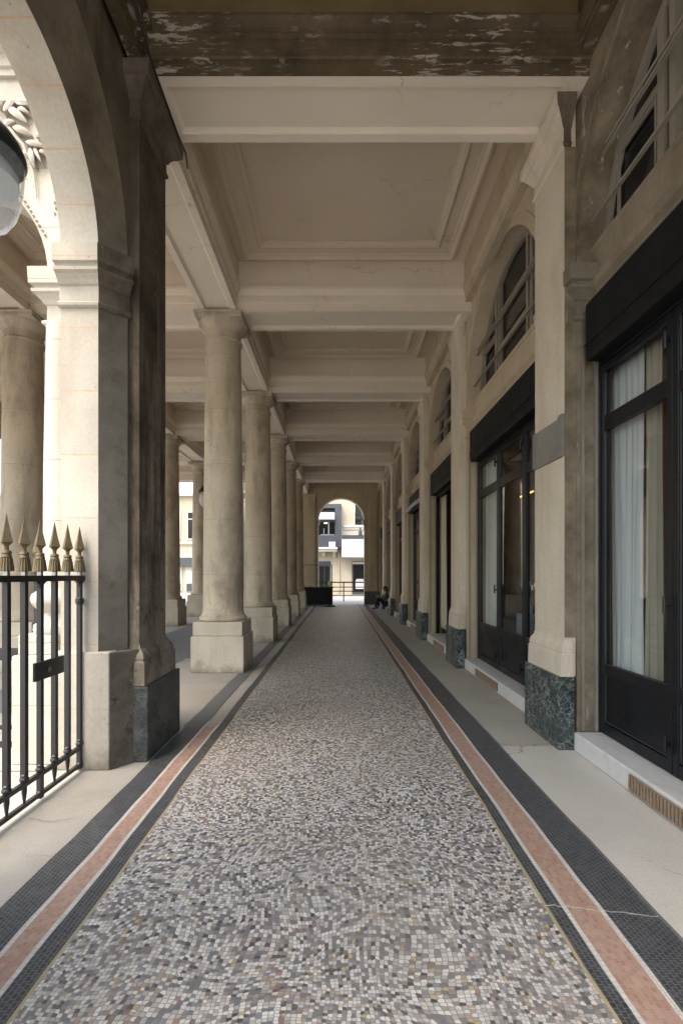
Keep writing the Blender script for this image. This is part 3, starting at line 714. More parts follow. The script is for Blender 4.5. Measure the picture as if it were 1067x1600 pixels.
for q in range(14):
    z = 4.5 + q * .045; lr.ball((-2.36 + .01 * (q % 2), 3.98, z), .009, .012, .014, 6, 4); lr.ball((-2.75 + q * .024, 3.98, 4.84 - q * .04), .014, .012, .01, 6, 4)
tag(lr.build('laurel_carving', M_FACADE, smooth=True), 'carved laurel branch on the bright court front above the lantern', 'carving')

# ------------------------------------------------------------------ iron gate
def gate_leaf(ya, yb, n, label, hinge):
    g = thing('iron_gate', label, 'gate', (-1.98, hinge, 0), 'spear topped iron gate leaves')
    x = -1.98
    lo, hi = min(ya, yb), max(ya, yb)
    MB().box(x - .02, x + .02, lo - .05, hi + .06, 1.455, 1.495).build('top_rail', M_IRON, g, bevel=.004)
    MB().box(x - .016, x + .016, lo - .05, hi + .02, .165, .195).build('lower_rail', M_IRON, g, bevel=.004)
    MB().box(x - .016, x + .016, lo - .05, hi + .02, .035, .06).build('bottom_rail', M_IRON, g, bevel=.004)
    for i in range(n):
        y = ya + (yb - ya) * i / (n - 1)
        big = (i % 3 == 0)
        m = MB().box(x - .0165, x + .0165, y - .0165, y + .0165, .20, 1.455)
        m.lathe([(.016, .195), (.026, .20), (.028, .215), (.02, .23), (.024, .24), (.015, .25)], (x, y, 0), 12)
        if big:
            m.box(x - .017, x + .017, y - .017, y + .017, .02, .20); m.ball((x, y, .05), .026, .026, .03, 10, 6)
            for sg in (-1, 1): m.prism([(y + sg * .012, 1.456), (y + sg * .06, 1.456), (y + sg * .025, 1.435), (y + sg * .012, 1.39)], x - .012, x + .012, lambda a, b, t: (t, a, b))
        else:
            m.lathe([(.017, .165), (.016, .13), (.006, .055), (.001, .045)], (x, y, 0), 8)
        if i == 0: m.lathe([(.014, 1.27), (.028, 1.28), (.03, 1.30), (.028, 1.32), (.014, 1.33)], (x, y, 0), 12); m.box(x - .01, x + .01, y, hinge, 1.285, 1.315)
        bar = m.build('bar', M_IRON, g, bevel=.003)
        f = MB()
        f.lathe([(.016, 1.52), (.038, 1.523), (.036, 1.54), (.031, 1.57), (.026, 1.60), (.030, 1.605), (.028, 1.615), (.024, 1.62), (.028, 1.63), (.024, 1.642), (.012, 1.648), (.013, 1.665)], (x, y, 0), 16)
        for q in range(14):
            a = 2 * PI * q / 14; f.tube([(x + .037 * math.cos(a), y + .037 * math.sin(a), 1.522), (x + .027 * math.cos(a), y + .027 * math.sin(a), 1.60)], .0045, 5)
        f.lathe([(.012, 1.655), (.018, 1.675), (.041, 1.695), (.037, 1.708), (.021, 1.77), (.010, 1.825), (.001, 1.868)], (x, y, 0), 4)
        f.build('finial', M_GOLD, bar, smooth=False)
        MB().box(x - .013, x + .013, y - .013, y + .013, 1.495, 1.525).build('finial_neck', M_METAL, bar)
    return g
g1 = gate_leaf(3.665, 2.70, 7, 'black iron gate leaf with worn gilt spearheads hinged on the bright stone jamb', 3.71)
MB().box(-1.965, -1.945, 3.08, 3.40, .81, .93).build('lock_plate', M_IRON, g1, bevel=.003)
MB().ball((-1.94, 3.22, .865), .012, .018, .02, 8, 5).build('lock_knob', M_GOLD, g1, smooth=True)
gate_leaf(1.955, 2.56, 5, 'black iron gate leaf at the near side of the gateway, beyond the picture edge', 1.91)
g2 = thing('court_gate', 'second black gate seen through the bars, its single gilt spear beside the pale pedestal', 'gate', (-2.65, 4.17, 0))
b = MB().box(-2.64, -2.61, 4.155, 4.185, 0, 1.52).build('stile', M_IRON, g2)
MB().lathe([(.016, 1.52), (.036, 1.525), (.026, 1.60), (.024, 1.64), (.012, 1.65), (.033, 1.695), (.016, 1.77), (.001, 1.865)], (-2.625, 4.17, 0), 8).build('finial', M_GOLD, b)
MB().box(-4.1, -2.66, 4.155, 4.185, .16, .19).build('lower_rail', M_IRON, g2)
MB().box(-4.1, -2.66, 4.155, 4.185, .01, .05).build('bottom_rail', M_IRON, g2)
MB().box(-4.1, -2.72, 4.14, 4.20, .76, .86).build('lock_bar', M_IRON, g2)

# ------------------------------------------------------------------ lantern in the gate arch
la = thing('hanging_lantern', 'dark capped glass lantern hanging in the crown of the gateway arch', 'lantern', (-2.02, 2.79, 3.45))
cx, cy = -2.075, 2.79
MB().lathe([(.215, 3.93), (.225, 3.95), (.222, 3.975), (.20, 4.03), (.16, 4.085), (.10, 4.125), (.05, 4.15), (.04, 4.20), (.055, 4.22), (.03, 4.25)], (cx, cy, 0), 40).build('cap', M_BRACK, la, smooth=True)
MB().lathe([(.035, 3.50), (.075, 3.515), (.13, 3.56), (.17, 3.63), (.195, 3.72), (.208, 3.82), (.212, 3.93)], (cx, cy, 0), 40, caps=False).build('glass_bowl', M_LGLASS, la, smooth=True)
MB().lathe([(.185, 3.80), (.18, 3.86), (.15, 3.90), (.10, 3.925), (.03, 3.93)], (cx, cy, 0), 32).build('reflector', M_LDIFF, la, smooth=True)
MB().ball((cx, cy, 3.74), .035, .035, .06, 14, 8).build('bulb', M_OPAL, la, smooth=True)
bot = MB().lathe([(.005, 3.44), (.03, 3.455), (.045, 3.48), (.06, 3.51), (.03, 3.52)], (cx, cy, 0), 20)
for q in range(9):
    a = 2 * PI * q / 9; bot.ball((cx + .05 * math.cos(a), cy + .05 * math.sin(a), 3.515), .016, .016, .03, 6, 5)
bot.build('leaf_finial', M_BRACK, la, smooth=True)
MB().tube([(cx, cy, 4.24), (cx, cy, 4.905)], .012).build('rod', M_BRACK, la, smooth=True)
# small lantern further back between hall columns
lb = thing('hanging_lantern', 'small round lantern glimpsed against the nearest walk column, far back in the hall', 'lantern', (-3.98, 14.3, 3.6))
MB().lathe([(.20, 3.95), (.21, 3.97), (.12, 4.1), (.04, 4.16)], (-3.98, 14.3, 0), 24).build('cap', M_BRACK, lb, smooth=True)
MB().ball((-3.98, 14.3, 3.75), .19, .19, .26, 20, 12).build('globe', M_OPAL, lb, smooth=True)
MB().tube([(-3.98, 14.3, 4.1), (-3.98, 14.3, 5.6)], .012).build('rod', M_BRACK, lb)

# ------------------------------------------------------------------ right side: pilasters, arched wall bays, shopfronts
XW, XP, XD = 2.04, 1.94, 2.215
def pil_near(i): return 4.15 if i == 0 else L[i] - .02 + .03
pn = [pil_near(i) for i in range(6)]
WHO = ['nearest on the right, with grey repair patch', 'second along the right wall', 'third along the right wall, beside the open dark doorway',
       'fourth along the right wall from the camera', 'fifth along the right wall from the camera', 'right behind the seated person']
for i, y in enumerate(pn):
    p = thing('wall_pilaster', f'cream pilaster with green marble foot, {WHO[i]}', 'pilaster', (XP, y + .31, 0), 'pilasters along the shop wall')
    MB().box(XP, XW + .02, y, y + .62, .93, 5.21).build('shaft', M_PIL, p, bevel=.006)
    path = [(2.0, y), (XP, y), (XP, y + .62), (XW + .03, y + .62)]
    CP = [(0, 0), (.012, .005), (.02, .025), (.008, .04), (0, .045), (0, .10), (.02, .11), (.04, .15), (.06, .165), (.062, .209), (0, .209)]
    def outp(prof, z): return [(-a, z + b) for a, b in prof]
    CQ = [(0, 0), (.012, .006), (.02, .025), (.008, .04), (0, .045), (0, .15), (.02, .16), (.03, .185), (.05, .22), (.07, .245), (.075, .265), (.095, .275), (.105, .3), (.11, .368), (0, .368)]
    if i == 0:
        MB().sweep(outp(CQ, 5.2), path, segs=[1, 2]).build('capital', M_PIL, p); MB().sweep(outp(CQ, 5.2), path, segs=[0]).build('weathered_capital_side', M_DARK, p)
    else: MB().sweep(outp([(a * .4, b) for a, b in CQ], 5.2), path).build('capital', M_PIL, p)
    MB().box(XP + .002, XW + .02, y + .002, y + .618, 5.205, 5.568).box(XP + .004, XW + .02, y + .004, y + .616, 5.572, 5.72).build('capital_core', M_PIL, p)
    MB().sweep(outp([(a * (.7 if i == 0 else .5), b) for a, b in BASEP], .625), path).build('base', M_PIL, p)
    MB().box(XP + .002, XW + .02, y + .002, y + .618, .62, .955).build('base_core', M_PIL, p)
    MB().box(1.865, 2.005, y - .06, y + .69, 0, .628).build('marble_foot', M_GREEN, p, bevel=.006)
    if i == 0:
        MB().box(XP + .003, XW + .015, y - .012, y - .001, .96, 5.19).build('weathered_flank', M_PEELW, p)
        V = [(0, y - .006, 2.525), (0, y + .63, 2.535), (0, y + .632, 2.885), (0, y + .10, 2.87), (0, y + .06, 2.90), (0, y - .004, 2.895)]
        MB().prism([(v[1], v[2]) for v in V], XP - .02, XP + .004, lambda a, b, t: (t, a, b)).build('repair_patch', M_PATCH, p, bevel=.004)

bays = [(1.38, 4.13)] + [(pn[i] + .64, (pn[i + 1] - .0 if i < 5 else 24.1) - .02) for i in range(6)]
BAYN = ['around the curtained shop door at the right edge, stained brown', 'around the shopfront with flowers and an amber lamp', 'around the open dark doorway', 'around the shop with the modelled awning gleam', 'fifth from the camera', 'sixth from the camera', 'seventh from the camera, touching the end arch']
SHOPN = ['black glazed shop doors with curtains and orange light, nearest on the right', 'black shopfront with flowers on a grey stand behind its glass', 'dark doorway shopfront standing half open past the flower shop',
         'small shopfront under the modelled awning gleam', 'fifth black shopfront from the camera on the right', 'sixth black shopfront from the camera on the right', 'last black shopfront on the right, beside the end arch']
SHORT = ['nearest on the right, with two guard rails across its glass', 'above the flower shop', 'above the open dark doorway', 'above the shop with the modelled awning gleam', 'fifth from the camera', 'sixth from the camera', 'seventh, beside the end arch']
def door_leaf(sf, y0, y1, glass_only=True, handle=False):
    z0, z1 = .165, 3.27
    x0, x1 = XD, XD + .055
    s = .055
    m = MB()
    m.box(x0, x1, y0 + .004, y0 + s, z0, z1); m.box(x0, x1, y1 - s, y1 - .004, z0, z1)
    for a, b in ((z0 + .0, z0 + .09), (.66, .75), (2.71, 2.83), (z1 - .07, z1)): m.box(x0 + .002, x1 - .002, y0 + s, y1 - s, a, b)
    m.box(x0 + .022, x1 - .01, y0 + s, y1 - s, z0 + .09, .66)
    d = m.build('door_leaf', M_BLACK, sf, bevel=.004)
    MB().box(x0 + .026, x0 + .034, y0 + s, y1 - s, .75, 2.71).build('pane', M_GLASS, d)
    MB().box(x0 + .026, x0 + .034, y0 + s, y1 - s, 2.83, z1 - .07).build('transom_pane', M_GLASS, d)
    tr = MB()
    for a, b in ((.75, 2.71), (2.83, z1 - .07), (z0 + .1, .65)):
        tr.box(x0 + .012, x0 + .021, y1 - s - .006, y1 - s, a, b); tr.box(x0 + .012, x0 + .021, y0 + s, y0 + s + .006, a, b); tr.box(x0 + .012, x0 + .021, y0 + s, y1 - s, a, a + .006)
    tr.build('bead', M_DGREY, d)
    h = MB().tube([(x0 - .03, y0 + .03, .30), (x0 - .03, y0 + .03, .42)], .012).box(x0 - .03, x0, y0 + .02, y0 + .04, .34, .37)
    h.build('hinge', M_BLACK, d); h = MB()
    h.tube([(x0 - .03, y0 + .03, 3.02), (x0 - .03, y0 + .03, 3.14)], .012).box(x0 - .03, x0, y0 + .02, y0 + .04, 3.07, 3.1)
    h.build('hinge', M_BLACK, d)
    if handle: MB().box(x0 - .035, x0, y0 + .015, y0 + .04, 1.28, 1.30).tube([(x0 - .035, y0 + .03, 1.24), (x0 - .035, y0 + .03, 1.36)], .011).build('handle', M_IRON, d)
for i, (ya, yb) in enumerate(bays):
    c = (ya + yb) / 2; hw = (yb - ya) / 2
    wm = M_PEELW if i == 0 else M_WALL
    zs = 4.15; rz = 1.5 * hw / 1.38
    w0 = -.2 if i == 0 else pn[i - 1] + .1
    w1 = 4.20 if i == 0 else (pn[i] + .1 if i < 6 else 24.4)
    if i > 0: w0 = w1_prev
    w1_prev = w1 + .002
    wl = thing('arcade_wall', f'wall bay with arched opening {BAYN[i]}', 'wall', (XW, c, 0), 'arched bays of the shop wall')
    arch_wall(MB(), 'Y', w0, w1, XW, XD + .12, ZC + .1, ya, yb, zs, rz).build('masonry', wm, wl)
    av = MB(); P1 = arc_path(ya - .0, yb + .0, zs, rz, 28)[1:-1]; P2 = arc_path(ya - .155, yb + .155, zs, rz + .115, 28)[1:-1]; P0 = arc_path(ya - .13, yb + .13, zs, rz + .09, 28)[1:-1]
    loft(av, [(XW + .01, s, z) for s, z in P0], [(XW - .014, s, z) for s, z in P0]); loft(av, [(XW - .014, s, z) for s, z in P0], [(XW - .014, s, z) for s, z in P2]); loft(av, [(XW - .014, s, z) for s, z in P2], [(XW + .01, s, z) for s, z in P2])
    av.build('archivolt', wm, wl)
    for (pa, rev) in (((XW, yb), False), ((XW, ya), True)):
        sg = 1 if not rev else -1
        path = [(XD + .1, pa[1]), (XW, pa[1]), (XW, pa[1] + sg * (.06 if i or rev else .03))]
        if rev: path = path[::-1]
        MB().sweep([(-a * (.75 if i else 1.0), 3.68 + b) for a, b in IMP], path).build('impost', wm if i else M_IMP0, wl)
    MB().sweep([(a, b) for a, b in [(0, 5.70), (.0, 5.78), (.012, 5.785), (.012, 5.82), (.03, 5.85), (.045, 5.88), (.048, ZL), (.02, ZL + .012), (.02, ZC + .01), (-.12, ZC + .01), (-.12, 5.70), (-.0001, 5.70)]], [(XP, w1 if i else 3.9), (XP, w0)]).build('architrave', M_PEEL if i == 0 else M_WALL, wl)
    # arched window with sill band and guard rails
    aw = thing('arched_window', f'pale framed arched window {SHORT[i]}', 'window', (XD, c, 4.3), 'arched windows above the shops')
    SIL = [(0, 3.80), (.05, 3.80), (.07, 3.82), (.07, 3.86), (.05, 3.88), (.05, 3.91), (.085, 3.94), (.10, 3.97), (.10, 4.0), (.06, 4.02), (.06, 4.24), (.075, 4.25), (.075, 4.29), (0, 4.29)]
    MB().sweep([(a, b) for a, b in SIL], [(XD + .01, yb - .003), (XD + .01, ya + .003)]).build('sill', M_SILL0 if i == 0 else M_WALL, aw)
    fr = MB()
    xf0, xf1 = XD + .03, XD + .09
    ro = lambda s: 1.0
    A = [(s, z) for s, z in arc_path(ya + .012, yb - .012, zs, rz - .012, 28, 4.29)]; B = [(s, z) for s, z in arc_path(ya + .075, yb - .075, zs, rz - .075, 28, 4.29)]
    A = [q for q in A if q[1] >= 4.28]; B = [q for q in B if q[1] >= 4.28]
    n = min(len(A), len(B))
    A = [(c - (hw - .012) * math.cos(t), zs + (rz - .012) * math.sin(t)) for t in [.136 + (PI - .272) * k / 28 for k in range(29)]]
    B = [(c - (hw - .075) * math.cos(t), zs + (rz - .075) * math.sin(t)) for t in [.143 + (PI - .286) * k / 28 for k in range(29)]]
    loft(fr, [(xf0, s, z) for s, z in A], [(xf0, s, z) for s, z in B]); loft(fr, [(xf0, s, z) for s, z in B], [(xf1, s, z) for s, z in B])
    fr.box(xf0, xf1, ya + .03, yb - .03, 4.285, 4.35)
    def hz(s): return zs + (rz - .03) * math.sqrt(max(0, 1 - ((s - c) / (hw - .03)) ** 2))
    for sg in (-1, 1):
        for off, wd in ((.60, .07), (.48, .06)):
            s = c + sg * off * hw / 1.38; fr.box(xf0 - .005, xf1, s - wd / 2, s + wd / 2, 4.35, hz(s + sg * wd / 2) - .004)
    e_ = .45 * hw / 1.38
    fr.box(xf0 - .003, xf1, c - e_, c + e_, 4.66, 4.71).box(xf0 - .003, xf1, c - e_, c + e_, 5.12, 5.17)
    dy = hw * .88
    d_ = .635 * hw / 1.38
    fr.box(xf0 + .003, xf1, c + d_, c + dy, 4.92, 4.98).box(xf0 + .003, xf1, c - dy, c - d_, 4.92, 4.98)
    for s0, s1, z0, z1 in ((c + .67 * hw / 1.38, c + 1.15 * hw / 1.38, 4.36, 4.91), (c - 1.15 * hw / 1.38, c - .67 * hw / 1.38, 4.36, 4.91)):
        fr.box(xf0 + .01, xf0 + .03, s0, s0 + .018, z0, z1); fr.box(xf0 + .01, xf0 + .03, s1 - .018, s1, z0, z1); fr.box(xf0 + .01, xf0 + .03, s0 + .018, s1 - .018, z0, z0 + .018); fr.box(xf0 + .01, xf0 + .03, s0 + .018, s1 - .018, z1 - .018, z1)
    fr.build('frame', M_TRIM, aw)
    pn_ = [(c - (hw - .05) * math.cos(t), zs + (rz - .05) * math.sin(t)) for t in [.14 + (PI - .28) * k / 28 for k in range(29)]]
    MB().prism(pn_, xf0 + .045, xf0 + .053, lambda a, b, t: (t, a, b)).build('pane', M_WINDK, aw)
    for z, hh in ((4.50, .018), (4.93, .018)):
        yy = hw * math.sqrt(max(.05, 1 - ((z - zs) / rz) ** 2)) + .02
        rl = MB().box(XD - .075, XD - .045, c - yy, c + yy, z, z + hh)
        if z > 4.7: rl.tube([(XD - .06, c - yy, z + .075), (XD - .06, c + yy, z + .07)], .010)
        rl.build('guard_rail', M_TRIM, aw)
    # shopfront
    sf = thing('shopfront', SHOPN[i], 'shopfront', (XD, c, .16), 'black shopfronts along the walk')
    fm = MB().box(XD - .005, XD + .08, ya + .001, ya + .04, .16, 3.28).box(XD - .005, XD + .08, yb - .045, yb - .002, .16, 3.28).box(XD - .004, XD + .079, ya + .04, yb - .045, 3.275, 3.36)
    fm.build('frame', M_BLACK, sf, bevel=.004)
    MB().box(XD - .14, XD - .115, yb - .014, yb - .003, .16, 3.4).box(XD - .03, XD - .006, yb - .03, yb - .003, .16, 3.4).build('jamb_strip', M_TRIM if i else M_PATCH, sf)
    bx = MB().prism([(XW + .045, 3.29), (XW + .03, 3.33), (XW + .03, 3.76), (XW + .06, 3.80), (XD + .1, 3.80), (XD + .1, 3.29)], ya + .03, yb - .09, lambda a, b, t: (a, t, b))
    bx.box(XW + .02, XW + .035, ya + .02, yb - .08, 3.42, 3.435)
    aw2 = bx.build('awning_box', M_AWN, sf, bevel=.006)
    if i == 3: MB().tube([(XW - .03, ya + .1, 3.36), (XW - .03, c, 3.39), (XW - .03, yb - .12, 3.36)], .06, 10).build('awning_gleam', M_CANV, sf, smooth=True)  # gleam of light on the awning, modelled as a pale canvas roll
    nl = 3; wd = (yb - ya - .085) / nl
    for k in range(nl):
        if i == 2 and k >= 1: continue
        door_leaf(sf, ya + .04 + k * wd, ya + .04 + (k + 1) * wd, handle=(k >= 1))
    sp = thing('door_step', ['white marble door step with a bronze vent at the curtained shop', 'white marble door step with vent below the flower shop'][i] if i < 2 else f'white marble door step of the {ORD[i]} shop from the camera', 'step', (2.0, c, 0), 'marble door steps along the wall')
    y1s = (yb - .0 if i else yb - .03)
    MB().box(2.0, XD + .3, ya + .0, y1s, 0, .158).build('slab', M_WHITE, sp, bevel=.012)
    vy1 = [3.30, 7.02][i] if i < 2 else c + .45
    vy0 = vy1 - .95
    MB().box(1.996, 2.004, vy0, vy1, .025, .13).build('vent_back', M_VOID, sp)
    gr = MB(); y = vy0 + .012
    while y < vy1 - .01: gr.box(1.984, 1.997, y, y + .016, .03, .125); y += .033
    gr.box(1.986, 1.998, vy0, vy1, .022, .03).box(1.986, 1.998, vy0, vy1, .125, .133)
    gr.build('vent_grille', M_BRONZE, sp)
    # room behind
    rm = thing('shop_room', f'dim brown room behind the {ORD[i]} shop glass from the camera', 'room', (3.6, c, 0), 'shop rooms behind the glass')
    r0, r1 = ya - .15, yb + .12
    MB().box(5.4, 5.5, r0, r1, 0, 5.6).box(XD + .14, 5.4, r0, r0 + .04, 0, 5.6).box(XD + .14, 5.4, r1 - .04, r1, 0, 5.6).box(XD + .14, 5.4, r0, r1, 3.5, 3.56).box(XD + .14, 5.4, r0, r1, 5.62, 5.7).build('walls', M_ROOM, rm)
    MB().box(XD + .12, XD + .14, r0, ya - .002, .15, 5.6).box(XD + .30, 5.4, r0 + .04, r1 - .04, .10, .15).build('floor', M_ROOMF, rm)
    MB().box(4.6, 5.2, c - .8, c + .8, .15, 1.1).box(4.55, 5.25, c - .85, c + .85, 1.1, 1.15).build('counter', M_BRICK, rm, bevel=.01)

def curtain(name, x, y0, y1, z0, z1, mat, label, amp=.035, wl=.11, hem=None, lean=0.0, seed=1):
    rnd = random.Random(seed); n = max(10, int((y1 - y0) / .012)); nz = 14
    ph = rnd.uniform(0, 6)
    m = MB(); V = []; F = []
    for k in range(nz + 1):
        u = k / nz; z = z0 + (z1 - z0) * u
        for i in range(n + 1):
            t = i / n; y = y0 + (y1 - y0) * t + .03 * math.sin(5 * t + 3 * u + ph) * (1 - u) + lean * (1 - u)
            a = amp * (.75 + .35 * math.sin(7 * t + ph)) * (1.1 - .35 * u)
            yy_ = y0 + (y1 - y0) * t; V.append((x + a * (.7 * math.sin(2 * PI * yy_ / wl + 1.6 * math.sin(4 * t + 1.5 * u + ph)) + .4 * math.sin(2 * PI * yy_ / (wl * 1.73) + 2.2 * u + ph) + .25 * math.sin(2 * PI * yy_ / (wl * .53) + ph * 2)), y, z))
    for k in range(nz):
        for i in range(n): F.append((k * (n + 1) + i, k * (n + 1) + i + 1, (k + 1) * (n + 1) + i + 1, (k + 1) * (n + 1) + i))
    m.add(V, F); o = m.build(name, mat, smooth=True)
    so = o.modifiers.new('thickness', 'SOLIDIFY'); so.thickness = .004
    return tag(o, label, 'curtain')
curtain('sheer_curtain', 2.325, 3.66, 4.10, .3, 3.25, M_SHEER, 'sheer white curtain behind the nearest glazed door', .018, .075, seed=2)
curtain('linen_curtain', 2.335, 3.47, 3.65, .3, 3.25, M_LINEN, 'beige linen curtain beside the sheer white one', .02, .10, seed=5)
curtain('linen_curtain', 2.33, 7.12, 7.62, .3, 3.25, M_SHEER, 'pale curtain at the far leaf of the flower shop', .02, .09, seed=8)
curtain('linen_curtain', 2.33, 10.45, 10.98, .3, 3.25, M_LINEN, 'grey beige curtain beside the open dark doorway', .02, .09, seed=11)
curtain('linen_curtain', 2.33, 13.5, 14.3, .3, 3.0, M_LINEN, 'pale curtain in the window under the modelled awning gleam', .02, .09, seed=12)
tag(MB().tube([(2.8, 3.2, 2.52), (2.8, 3.95, 2.52)], .014).tube([(2.8, 3.6, 2.52), (2.8, 3.6, 3.5)], .006).build('strip_lamp', M_AMBER), 'glowing orange strip lamp inside the nearest shop', 'lamp')
tag(MB().tube([(2.6, 6.45, 2.62), (2.6, 6.9, 2.62)], .011).tube([(2.6, 6.7, 2.62), (2.6, 6.7, 3.5)], .005).build('strip_lamp', M_AMBER), 'glowing amber strip lamp inside the flower shop', 'lamp')

# pedestal with white orchid, flower shop
tag(MB().box(2.40, 2.62, 6.24, 6.52, .15, .98).build('display_stand', M_BLUEG, bevel=.01), 'blue grey square stand carrying the flowers in the shop window', 'stand')
fl = thing('flower_vase', 'white orchids in a small vase on the blue grey stand', 'flowers', (2.5, 6.36, .98))
MB().lathe([(.03, .98), (.05, 1.0), (.055, 1.06), (.03, 1.11), (.035, 1.13)], (2.5, 6.36, 0), 16).build('vase', M_WHITEP, fl, smooth=True)
sm = MB(); pt = MB(); random.seed(9)
for q in range(6):
    ex, ey, ez = 2.5 + random.uniform(-.1, .06), 6.36 + random.uniform(-.14, .14), 1.28 + random.uniform(0, .14)
    sm.tube([(2.5, 6.36, 1.12), ((2.5 + ex) / 2, (6.36 + ey) / 2, 1.26), (ex, ey, ez)], .004, 5)
    for k in range(5):
        a = 2 * PI * k / 5; pt.ball((ex, ey + .022 * math.cos(a), ez + .022 * math.sin(a)), .008, .018, .018, 6, 4)
sm.build('stem', M_STEM, fl); pt.build('blossom', M_WHITEP, fl, smooth=True)

# ------------------------------------------------------------------ end arch wall
ew = thing('end_arch_wall', 'tan stone wall with tall round arch closing the walk', 'wall', (.1, 24.4, 0))
arch_wall(MB(), 'X', -2.25, 2.34, 24.15, 24.62, ZC + .1, -1.06, 1.26, 4.2, 1.16).build('masonry', M_ENDWALL, ew)
for xx, d in ((-1.06, 1), (1.26, -1)):
    pth = [(xx - d * .02, 24.148), (xx, 24.148), (xx, 24.62)]
    pr = [(-a * .7, 3.82 + b) for a, b in IMP]
    MB().sweep(pr if d < 0 else [(-a, b) for a, b in pr], pth).build('impost', M_ENDWALL, ew)
for x0, x1 in ((1.262, 2.0), (-1.78, -1.062)):
    MB().box(x0 + .0, x1, 24.08, 24.6, 0, .66).build('dark_foot', M_BLACKST, ew, bevel=.01)
MB().box(-1.62, -1.2, 24.07, 24.148, .66, 5.3).box(-1.66, -1.16, 24.04, 24.148, 5.3, 5.56).build('side_pilaster', M_ENDWALL, ew, bevel=.01)
MB().box(1.5, 1.9, 24.07, 24.148, .66, 5.3).box(1.46, 1.94, 24.04, 24.148, 5.3, 5.56).build('side_pilaster', M_ENDWALL, ew, bevel=.01)

# ------------------------------------------------------------------ beyond the end arch: street building
def bx(px, y, d): return ((px - 530) * d / 750, 1.5 - (y - 898) * d / 750)
YF = 34.0
eb = thing('street_building', 'cream building across the street beyond the end arch', 'building', (0, YF, 0))
MB().box(-9, 9, YF, YF + 6, 0, 13).build('wall', M_CREAM, eb)
MB().box(.3, 9, YF - .12, YF - .001, 4.85, 5.0).box(.3, 9, YF - .06, YF - .001, 4.7, 4.85).build('ledge', M_CREAMW, eb)
wv = MB().box(1.05, 1.12, YF - .06, YF - .001, 5.05, 6.8).box(2.05, 2.12, YF - .06, YF - .001, 5.05, 6.8).box(1.05, 2.12, YF - .06, YF - .001, 6.8, 6.88)
wf = wv.build('window', M_CREAMW, eb)
MB().box(1.12, 2.05, YF - .02, YF - .001, 5.05, 6.8).build('pane', M_WINDK, wf)
MB().box(1.575, 1.6, YF - .04, YF - .021, 5.05, 6.8).build('mullion', M_CREAMW, wf)
ba = MB().box(1.1, 2.1, YF - .14, YF - .11, 5.82, 5.86).box(1.1, 2.1, YF - .14, YF - .11, 5.12, 5.16)
for q in range(11): ba.box(1.11 + q * .095, 1.128 + q * .095, YF - .135, YF - .115, 5.12, 5.86)
for q in range(5): ba.ball((1.22 + q * .19, YF - .125, 5.5), .07, .012, .12, 8, 5)
ba.build('window_railing', M_IRON, eb)
ob = MB().box(-3.2, .14, YF - .55, YF - .001, 6.15, 6.45).box(-.3, .14, YF - .55, YF - .001, 3.4, 6.15).box(-3.2, -.3, YF - .55, YF - .001, 3.4, 4.25).box(-3.2, -.3, YF - .06, YF - .001, 4.25, 6.15)
ob.build('bay_box', M_DGREY, eb, bevel=.02)
MB().box(-3.2, -.3, YF - .12, YF - .061, 4.3, 5.2).build('bay_glass', M_WINDK, eb)
MB().box(-1.3, -.35, YF - .3, YF - .2, 4.28, 4.34).box(-1.1, -1.05, YF - .3, YF - .2, 4.34, 4.75).box(-.78, -.7, YF - .34, YF - .14, 4.3, 5.2).build('bay_shelf', M_METAL, eb)
MB().ball((-.95, YF - .3, 5.12), .12, .08, .035, 10, 6).build('bay_lamp', M_LAMPW, eb)
MB().prism([(YF - .56, 5.85), (YF - .95, 5.35), (YF - .95, 5.30), (YF - .56, 5.75)], -3.2, -.32, lambda a, b, t: (t, a, b)).build('awning', M_BGREY, eb)
MB().box(-.72, -.26, YF - .85, YF - .56, 3.42, 3.78).build('unit_box', M_CANV, eb, bevel=.01)
MB().box(-3.2, -.12, YF - .9, YF - .001, 3.28, 3.4).box(-3.2, -.16, YF - .8, YF - .001, 3.12, 3.28).build('balcony_slab', M_CREAMW, eb)
for xk in (-1.1, -.35): MB().prism([(YF - .002, 3.118), (YF - .55, 3.118), (YF - .5, 2.95), (YF - .12, 2.7), (YF - .002, 2.7)], xk - .1, xk + .1, lambda a, b, t: (t, a, b)).build('bracket', M_CREAM, eb)
MB().tube([(-.02, YF - .08, 0), (-.02, YF - .08, 3.1), (-.1, YF - .08, 3.2), (-.1, YF - .08, 3.6)], .055).build('drain_pipe', M_CREAM, eb, smooth=True)
d1 = MB().box(-1.5, -.6, YF - .05, YF - .001, 0, 2.45).build('door', M_DGREY, eb)
MB().box(-1.4, -1.07, YF - .07, YF - .051, .25, 2.1).box(-1.02, -.7, YF - .07, YF - .051, .25, 2.1).build('door_pane', M_WINDK, d1)
cn = MB().prism([(YF - .003, 4.0), (YF - 1.05, 3.95), (YF - 1.05, 2.72), (YF - 1.0, 2.68), (YF - .003, 2.68)], .17, 4.2, lambda a, b, t: (t, a, b)).build('canopy', M_CANV, eb, bevel=.02)
MB().box(.17, 4.2, YF - 1.07, YF - .9, 3.97, 4.22).build('canopy_top', M_DGREY, eb)
tag(MB().lathe([(.10, 4.22), (.13, 4.25), (.13, 4.5), (.06, 4.56), (.05, 4.66), (.08, 4.72)], (1.45, YF - .98, 0), 16).build('grey_urn', M_DGREY, smooth=True), 'small grey urn standing on top of the white canopy', 'urn')
sh = MB().box(.9, 3.6, YF - .05, YF - .001, 0, 2.45).build('shop_window', M_DGREY, eb)
MB().box(1.0, 3.5, YF - .07, YF - .051, .3, 2.2).build('shop_pane', M_WINDK, sh)
MB().box(.92, 3.58, YF - .08, YF - .051, 2.25, 2.4).build('shop_lintel', M_CREAMW, sh)
